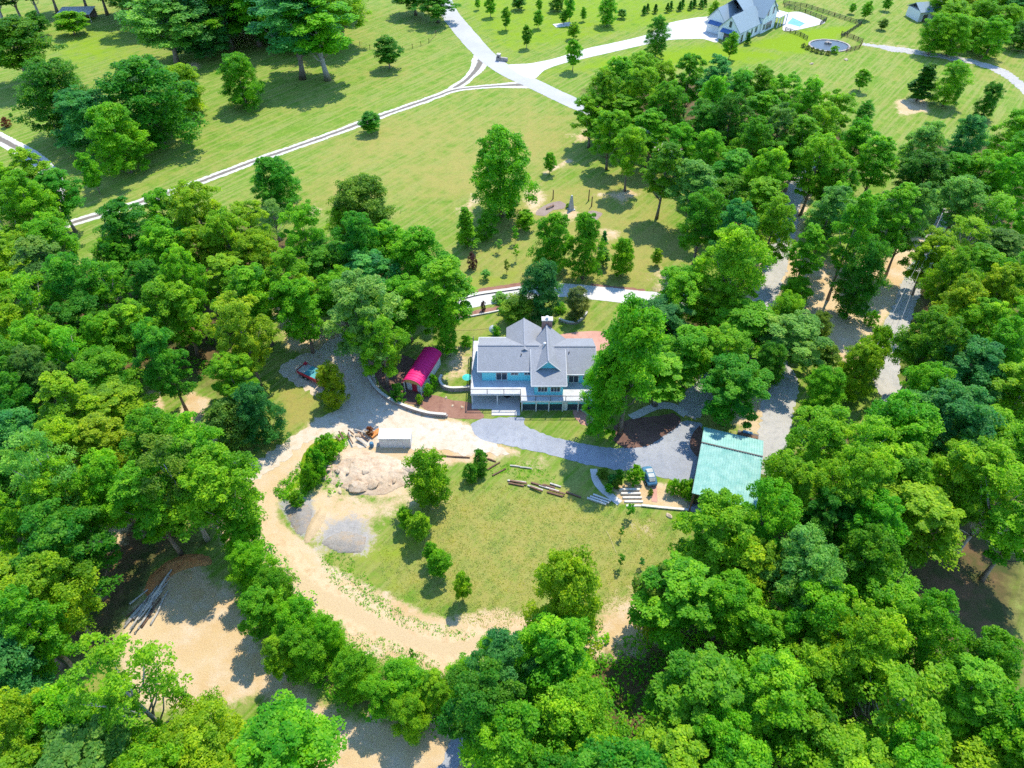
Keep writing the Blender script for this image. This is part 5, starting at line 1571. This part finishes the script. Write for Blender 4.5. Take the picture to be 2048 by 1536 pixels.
mound('rock_outcrop', [(655, 905), (700, 896), (760, 905), (815, 925), (848, 935), (840, 965), (800, 975), (770, 990), (720, 990), (680, 975), (645, 960), (640, 930)], 0.45, 3.8, M['rock'], 0.42, 0.3, 0.14, 3.0, ridged=True)
mound('clay_bank', [(285, 1180), (300, 1150), (340, 1118), (385, 1105), (420, 1112), (425, 1130), (390, 1135), (345, 1150), (320, 1185), (300, 1200)], 0.9, 1.8, M['redclay'], 0.3, 0.8, 0.3, 5.0)
mound('gravel_heap', [(568, 1012), (600, 1000), (628, 1020), (618, 1055), (600, 1075), (580, 1050)], 0.55, 2.2, M['mixgravel'], 0.1, 0.9, 0.3, 6.0)
mound('gravel_heap', [(640, 1085), (690, 1060), (735, 1075), (725, 1105), (680, 1108)], 0.4, 2.2, M['mixgravel'], 0.1, 0.9, 0.3, 7.0)
mound('sand_heap', [(606, 1075), (620, 1040), (645, 1010), (655, 1030), (632, 1070), (612, 1090)], 0.5, 1.4, M['dirt'], 0.1, 0.9, 0.3, 8.0)
mound('soil_heap', [(600, 920), (620, 890), (650, 875), (690, 878), (690, 900), (655, 935), (620, 975), (600, 960)], 0.7, 2.0, M['ground'], 0.2, 0.6, 0.3, 9.0)
import bmesh
ROCKS = []
for i in range(5):
    bm = bmesh.new()
    bmesh.ops.create_icosphere(bm, subdivisions=2, radius=1)
    from mathutils import noise as mn
    for v in bm.verts:
        d = v.co.normalized()
        k = 1 + 0.35 * mn.noise(d * 1.3 + Vector((i * 7, 0, 0))) + 0.14 * mn.noise(d * 3.5 + Vector((0, i * 5, 0)))
        v.co = Vector((d.x * k, d.y * k * 0.8, d.z * k * 0.62))
        for ax in range(3):
            v.co[ax] = round(v.co[ax] / 0.28) * 0.28 * 0.6 + v.co[ax] * 0.4
    me = bpy.data.meshes.new('boulder'); bm.to_mesh(me); bm.free()
    me.materials.append(M['rock']); ROCKS.append(me)


def rock(px, py, s, label, group, z=0.0, m=None, name='boulder'):
    o = bpy.data.objects.new(name, ROCKS[rr.randrange(5)])
    x, y = G(px, py, z)
    o.location = (x, y, z + s * 0.2)
    o.rotation_euler = (rr.uniform(-0.3, 0.3), rr.uniform(-0.3, 0.3), rr.uniform(0, 6.28))
    o.scale = (s * rr.uniform(0.8, 1.3), s * rr.uniform(0.8, 1.2), s * rr.uniform(0.7, 1.1))
    COL.objects.link(o)
    return tag(o, label, 'boulder' if name == 'boulder' else 'stone', group)


for i in range(18):
    px, py = rr.uniform(650, 845), rr.uniform(925, 985)
    if px > 790 and py > 965: continue
    rock(px, py, rr.uniform(0.18, 0.5), 'pale angular boulder jutting from the rock outcrop below the white shed', 'boulders of the outcrop', 0.7 * (1 - abs(py - 940) / 50))
rock(824, 938, 1.3, 'largest pale boulder beside the feathery tree', 'boulders of the outcrop', 0.2)
rock(715, 975, 1.2, 'broad flat boulder at the foot of the outcrop', 'boulders of the outcrop', 0.2)
rock(745, 972, 1.0, 'upright pale boulder at the foot of the outcrop', 'boulders of the outcrop', 0.2)
rock(1338, 1032, 0.45, 'single pale stone on the lawn below the workshop', None)
rock(1692, 120, 0.7, 'lone rock on the grass below the round pond', None)
rock(1623, 128, 0.6, 'flat stone at the end of the scraped track', None)
for q in ((905, 812), (925, 815), (892, 796)):
    rock(*q, 0.3, 'small dark stone set in the red mulch bed by the deck', 'stones in the mulch bed', name='stone')
for i in range(16):
    rock(rr.uniform(678, 735), rr.uniform(860, 885), rr.uniform(0.2, 0.5), 'pale chunk in the rubble pile west of the white shed', 'rubble chunks', 0.05, name='rubble_chunk')
for i in range(9):
    q0 = (rr.uniform(672, 720), rr.uniform(862, 882)); an = rr.gauss(-0.9, 0.35); L_ = rr.uniform(1.2, 2.6)
    a = Vector((*G(*q0), rr.uniform(0.2, 0.6))); b = a + Vector((math.cos(an) * L_, math.sin(an) * L_, rr.uniform(-0.2, 0.2)))
    o = MB(T((a.x, a.y, 0))).tube([a, b], [0.13, 0.1], 6).build('scrap_timber', M['greywood' if i % 2 else 'brownwood'], None)
    o.location = (a.x, a.y, 0)
    tag(o, 'grey scrap timber lying across the rubble pile by the white shed', 'timber', 'scrap timber on the rubble pile')
a = Vector((*G(741, 866), 0))
I('bush', 'red', 741, 871, 853, 17, 'rust orange dry shrub between rubble pile and white shed', 'shrub', 'shrub', var=0)
o = MB(T((*G(748, 878), 0))).beam((*G(742, 876), 0.25), (*G(760, 862), 0.25), 0.8, 0.3).build('steel_plate', M['orange'], None)
o.location = (*G(748, 878), 0)
tag(o, 'rusty steel plate leaning at the corner of the white shed', 'plate')
t = thing('barrel', 'blue barrel standing beside the white storage shed', 'barrel', (*G(744, 893), 0))
MB().tube([(0, 0, 0), (0, 0, 0.1), (0, 0, 0.45), (0, 0, 0.8), (0, 0, 0.9)], [0.28, 0.31, 0.33, 0.31, 0.28], 14).build('drum', M['bluepaint'], t, True)
for z in (0.3, 0.6): MB().tube([(0, 0, z - 0.02), (0, 0, z + 0.02)], 0.345, 14).build('hoop', M['bluepaint'], t)
# ladder frame by the tan yard
t = thing('ladder', 'pale ladder leaning up to the tan yard behind the feathery tree', 'ladder', (*G(861, 917), 0), R(8))
for x in (-0.3, 0.3): MB().beam((x, -0.8, 0.05), (x, 1.0, 0.9), 0.07, 0.07).build('rail', M['palewood'], t)
for k in range(6):
    f = k / 5
    MB().beam((-0.3, -0.7 + 1.6 * f, 0.09 + 0.77 * f), (0.3, -0.7 + 1.6 * f, 0.09 + 0.77 * f), 0.05, 0.04).build('rung', M['palewood'], t)
# garden: posts, stone obelisk, dish, hose
for (bx, by, tp), lab in zip(((1106, 398, 380), (1177, 402, 379), (1183, 413, 393)), ('brown wooden post west of the stone obelisk', 'taller brown wooden post east of the stone obelisk', 'brown wooden post just below the taller one')):
    x, y = G(bx, by); h = solve_top(x, y, tp)
    o = MB().tube([(0, 0, -0.05), (0, 0, h)], [0.14, 0.11], 8).build('wooden_post', M['brownwood'], None)
    o.location = (x, y, 0)
    tag(o, lab, 'post', 'garden posts')
x, y = G(1142, 419)
t = thing('obelisk', 'grey pointed stone obelisk between the garden beds', 'obelisk', (x, y, 0), R(20))
h = solve_top(x, y, 391)
mb = MB(); b0, b1 = 0.55, 0.16
mb.add([(-b0, -b0, -0.05), (b0, -b0, -0.05), (b0, b0, -0.05), (-b0, b0, -0.05), (-b1, -b1, h), (b1, -b1, h), (b1, b1, h), (-b1, b1, h)], [(0, 3, 2, 1), (4, 5, 6, 7), (0, 1, 5, 4), (1, 2, 6, 5), (2, 3, 7, 6), (3, 0, 4, 7)])
mb.build('shaft', M['greysheet'], t)
MB().bb(-0.75, 0.75, -0.75, 0.75, -0.05, 0.2).build('base', M['greysheet'], t)
I('bush', 'mid', 1135, 416, 407, 9, 'small green bush touching the stone obelisk', 'shrub', 'shrub')
t = thing('garden_bench', 'dark timber bench lying along the grey garden bed', 'bench', (*G(1100, 416), 0), R(38))
MB().bb(-1.1, 1.1, -0.2, 0.2, 0.35, 0.43).build('seat', M['brownwood'], t)
for x in (-0.9, 0.9): MB().bb(x - 0.08, x + 0.08, -0.18, 0.18, -0.05, 0.35).build('leg', M['brownwood'], t)
t = thing('satellite_dish', 'white satellite dish behind the west wing of the teal house', 'dish', (*G(986, 675), 0))
mb = MB(); vs = [(0, 0, 0)]
for k in range(16):
    a = 2 * math.pi * k / 16
    vs.append((0.75 * math.cos(a), 0.22, 0.75 * math.sin(a)))
mb.add([(x * 1, -y * -1, z + 1.5) for x, y, z in vs], [(0, i + 1, (i + 1) % 16 + 1) for i in range(16)])
o = mb.build('reflector', M['white'], t); o.rotation_euler = (R(-35), 0, 0)
MB().tube([(0, 0, -0.05), (0, 0, 1.5)], 0.06, 6).build('mast', M['greysheet'], t)
for pts, lab in ((((903, 660), (945, 660), (980, 655), (1018, 637)), 'yellow garden hose across the back lawn of the teal house'), (((1213, 1062), (1222, 1080), (1228, 1096), (1233, 1106)), 'yellow hose lying on the lower lawn by the saplings')):
    p = catmull(W_(pts), 0.5)
    c = p[0]
    o = MB(T((*c, 0))).tube([(a, b, 0.04) for a, b in p], 0.045, 5).build('garden_hose', M['rubberhose'], None)
    o.location = (*c, 0)
    tag(o, lab, 'hose')
# slab in the meadow, utility pole and wires
o = MB().bb(-3.2, 3.2, -1.6, 1.6, -0.02, 0.15).build('stone_slab', M['concrete'], None); o.location = (*G(1126, 50), 0); o.rotation_euler.z = R(20)
tag(o, 'pale stone slab lying in the farmhouse meadow', 'slab')
x, y = G(1846, 505)
t = thing('utility_pole', 'tall wooden utility pole with cross arm beside the gravel lane', 'utility pole', (x, y, 0), R(60))
MB().tube([(0, 0, -0.1), (0, 0, 10)], [0.17, 0.11], 8).build('pole', M['brownwood'], t)
MB().bb(-1.1, 1.1, -0.06, 0.06, 9.3, 9.45).build('cross_arm', M['brownwood'], t)
for s, dx in ((-1, -0.9), (1, 0.9)):
    MB().tube([(dx, 0, 9.45), (dx, 0, 9.7)], 0.05, 6).build('insulator', M['white'], t)
    q0 = Vector((x, y, 9.7)) + Vector((math.cos(R(60)) * dx, math.sin(R(60)) * dx, 0))
    q1 = Vector((*G(1790, 640, 7), 7)) + Vector((dx, 0, 0))
    q1 = q0 + (q1 - q0) * 1.3; q1.z = 9.0
    pts = [q0.lerp(q1, f / 16) - Vector((0, 0, 3.2 * (f / 16) * (1 - f / 16))) for f in range(17)]
    w_ = MB(T((x, y, 0))).tube(pts, 0.018, 4).build('power_line', M['greysheet'], None); w_.location = (x, y, 0)
    tag(w_, ('pale power line on the west side of the utility pole', 'pale power line on the east side of the utility pole')[s > 0], 'power line')
x, y = G(1494, 876)
t = thing('lumber_trailer', 'blue tarpaulin and brown boards on a low trailer behind the workshop', 'trailer', (x, y, 0), R(-18))
MB().bb(-1.6, 1.6, -0.7, 0.7, 0.45, 0.6).build('bed', M['black'], t)
MB().bb(-1.5, 1.5, -0.6, 0.0, 0.6, 0.95).build('board_load', M['brownwood'], t)
MB().slab([(-0.9, 0.02, 1.0), (0.6, 0.02, 1.05), (0.6, 0.66, 0.9), (-0.9, 0.66, 0.95)], 0.35).build('tarpaulin', M['bluepaint'], t)
for s in (-0.76, 0.76): MB().tube([(0, s - 0.09, 0.33), (0, s + 0.09, 0.33)], 0.33, 12).build('wheel', M['rubber'], t)

# ------------------------------------------------------------------ undergrowth and long grass nobody could count
def scatter(name, polys, count, per, size, col, spread, hgt, upright=False):
    C, N, Tn = [], [], []
    areas = []
    for w in polys:
        xs = [p[0] for p in w]; ys = [p[1] for p in w]
        areas.append((max(xs) - min(xs)) * (max(ys) - min(ys)))
    tot = sum(areas)
    for w, ar in zip(polys, areas):
        w_ = closed(W_(w), 2.0)
        lo, hi = w_.min(0), w_.max(0)
        k = int(count * ar / tot)
        p = rng.uniform(lo, hi, (k, 2))
        p = p[sdist(p[:, 0], p[:, 1], w_) > 0]
        n = len(p)
        s = rng.uniform(0.4, 1.3, (n, 1, 1))
        d = sphere_dirs(n * per).reshape(n, per, 3)
        d[..., 2] = np.abs(d[..., 2])
        c = np.concatenate([p, np.zeros((n, 1))], 1)[:, None, :] + d * s * np.array([spread, spread, hgt])
        C.append(c.reshape(-1, 3))
        nn = d * 0.6 + rng.normal(0, 0.5, d.shape) + (np.array([0, 0, 0.1]) if upright else np.array([0, 0, 0.6]))
        N.append(nn.reshape(-1, 3))
        Tn.append(np.clip(np.repeat(rng.normal(0.5, 0.13, n), per) + rng.normal(0, 0.14, n * per), 0.02, 1))
    me = leaf_mesh(name, np.concatenate(C), np.concatenate(N), size, np.concatenate(Tn))
    o = bpy.data.objects.new(name, me)
    COL.objects.link(o)
    o.color = (*GREENS[col], 1)
    return tag(o, kind='stuff')


BANK = [(470, 1050), (520, 1040), (560, 1120), (640, 1230), (700, 1290), (720, 1380), (900, 1390), (960, 1330), (1000, 1400), (880, 1470), (700, 1430), (600, 1370), (500, 1250)]
scatter('undergrowth', [w['poly'] for w in WOODS.values()] + [BANK, [(250, 0), (720, 0), (690, 100), (430, 90), (300, 90)]], 5600, 36, 0.30, 'mid', 1.3, 1.7)
scatter('weeds', [[(545, 985), (600, 930), (640, 880), (690, 868), (695, 890), (655, 935), (620, 985), (590, 1010)], [(640, 930), (660, 925), (690, 965), (660, 990)], [(1370, 975), (1390, 985), (1380, 1010)]], 900, 24, 0.16, 'bright', 0.35, 0.5, True)
scatter('verge_grass', [[(640, 1110), (700, 1105), (760, 1190), (840, 1240), (950, 1265), (930, 1280), (830, 1262), (740, 1225), (660, 1160)], [(690, 1270), (760, 1275), (870, 1320), (880, 1350), (700, 1350)], [(975, 930), (1060, 925), (1110, 950), (1110, 965), (985, 950)]], 2200, 9, 0.13, 'bright', 0.3, 0.16, True)
scatter('meadow_grass', [[(900, 965), (1100, 985), (1350, 1045), (1355, 1180), (1250, 1215), (1050, 1250), (960, 1255), (780, 1190), (760, 1090), (850, 1010)]], 7000, 6, 0.12, 'straw', 0.4, 0.08, False)

# ------------------------------------------------------------------ labels of the woodland trees: told by the nearest landmark
LAND = [('the red barn', 840, 735), ('the teal house', 1060, 740), ('the green workshop', 1460, 930), ('the red truck', 620, 745), ('the log pile', 300, 1190), ('the white storage shed', 790, 878),
        ('the white farmhouse', 1500, 50), ('the round pond', 1660, 92), ('the lime green tree', 1120, 1190), ('the asphalt road junction', 985, 140), ('the huge meadow tree', 1000, 340), ('the round lawn tree', 775, 105),
        ('the lawn clump', 260, 220), ('the farm drive bend', 105, 360), ('the dark pit in the wood', 1291, 1425), ('the dark hollow', 1885, 1190), ('the gravel lane', 1790, 690), ('the sandy ground', 1650, 590),
        ('the cone evergreen', 1833, 165), ('the grey outbuilding', 1855, 25), ('the tan track', 400, 820), ('the dirt road end', 930, 1290), ('the open crowned tree', 310, 1370), ('the pale trunked tree', 165, 1000), ('the far shed', 150, 20), ('the utility pole', 1845, 470)]
ORD = ['closest', 'second closest', 'third closest', 'fourth closest', 'fifth closest', 'sixth closest', 'seventh closest', 'eighth closest', 'ninth closest', 'tenth closest', 'eleventh closest', 'twelfth closest', 'thirteenth closest', 'fourteenth closest', 'fifteenth closest', 'sixteenth closest']
keys = {}
for t, x, y, H, w in trees:
    if 'auto' not in t: continue
    px, py = P(x, y, H * 0.6)
    best = min(LAND, key=lambda l: math.hypot(l[1] - px, l[2] - py))
    dx, dy = px - best[1], py - best[2]
    dr = ('right of' if dx > 0 else 'left of') if abs(dx) > abs(dy) else ('below' if dy > 0 else 'above')
    lc = next(c for c in t.children if 'crown' in c.name).color
    tone = min(GREENS, key=lambda g: sum((a - b) ** 2 for a, b in zip(GREENS[g], lc)) if g in ('mid', 'dark', 'yellow', 'bright', 'grey', 'blue') else 9)
    keys.setdefault((best[0], dr, tone), []).append((math.hypot(dx, dy), t))
for (ln, dr, tone), ls in keys.items():
    ls.sort(key=lambda a: a[0])
    for i, (_, t) in enumerate(ls):
        t['label'] = '%s %s tree %s %s' % (ORD[min(i, 15)], WORD[tone], dr, ln) if len(ls) > 1 else 'only %s tree close to and %s %s' % (WORD[tone], dr, ln)
        del t['auto']
        if 'tone' in t: del t['tone']
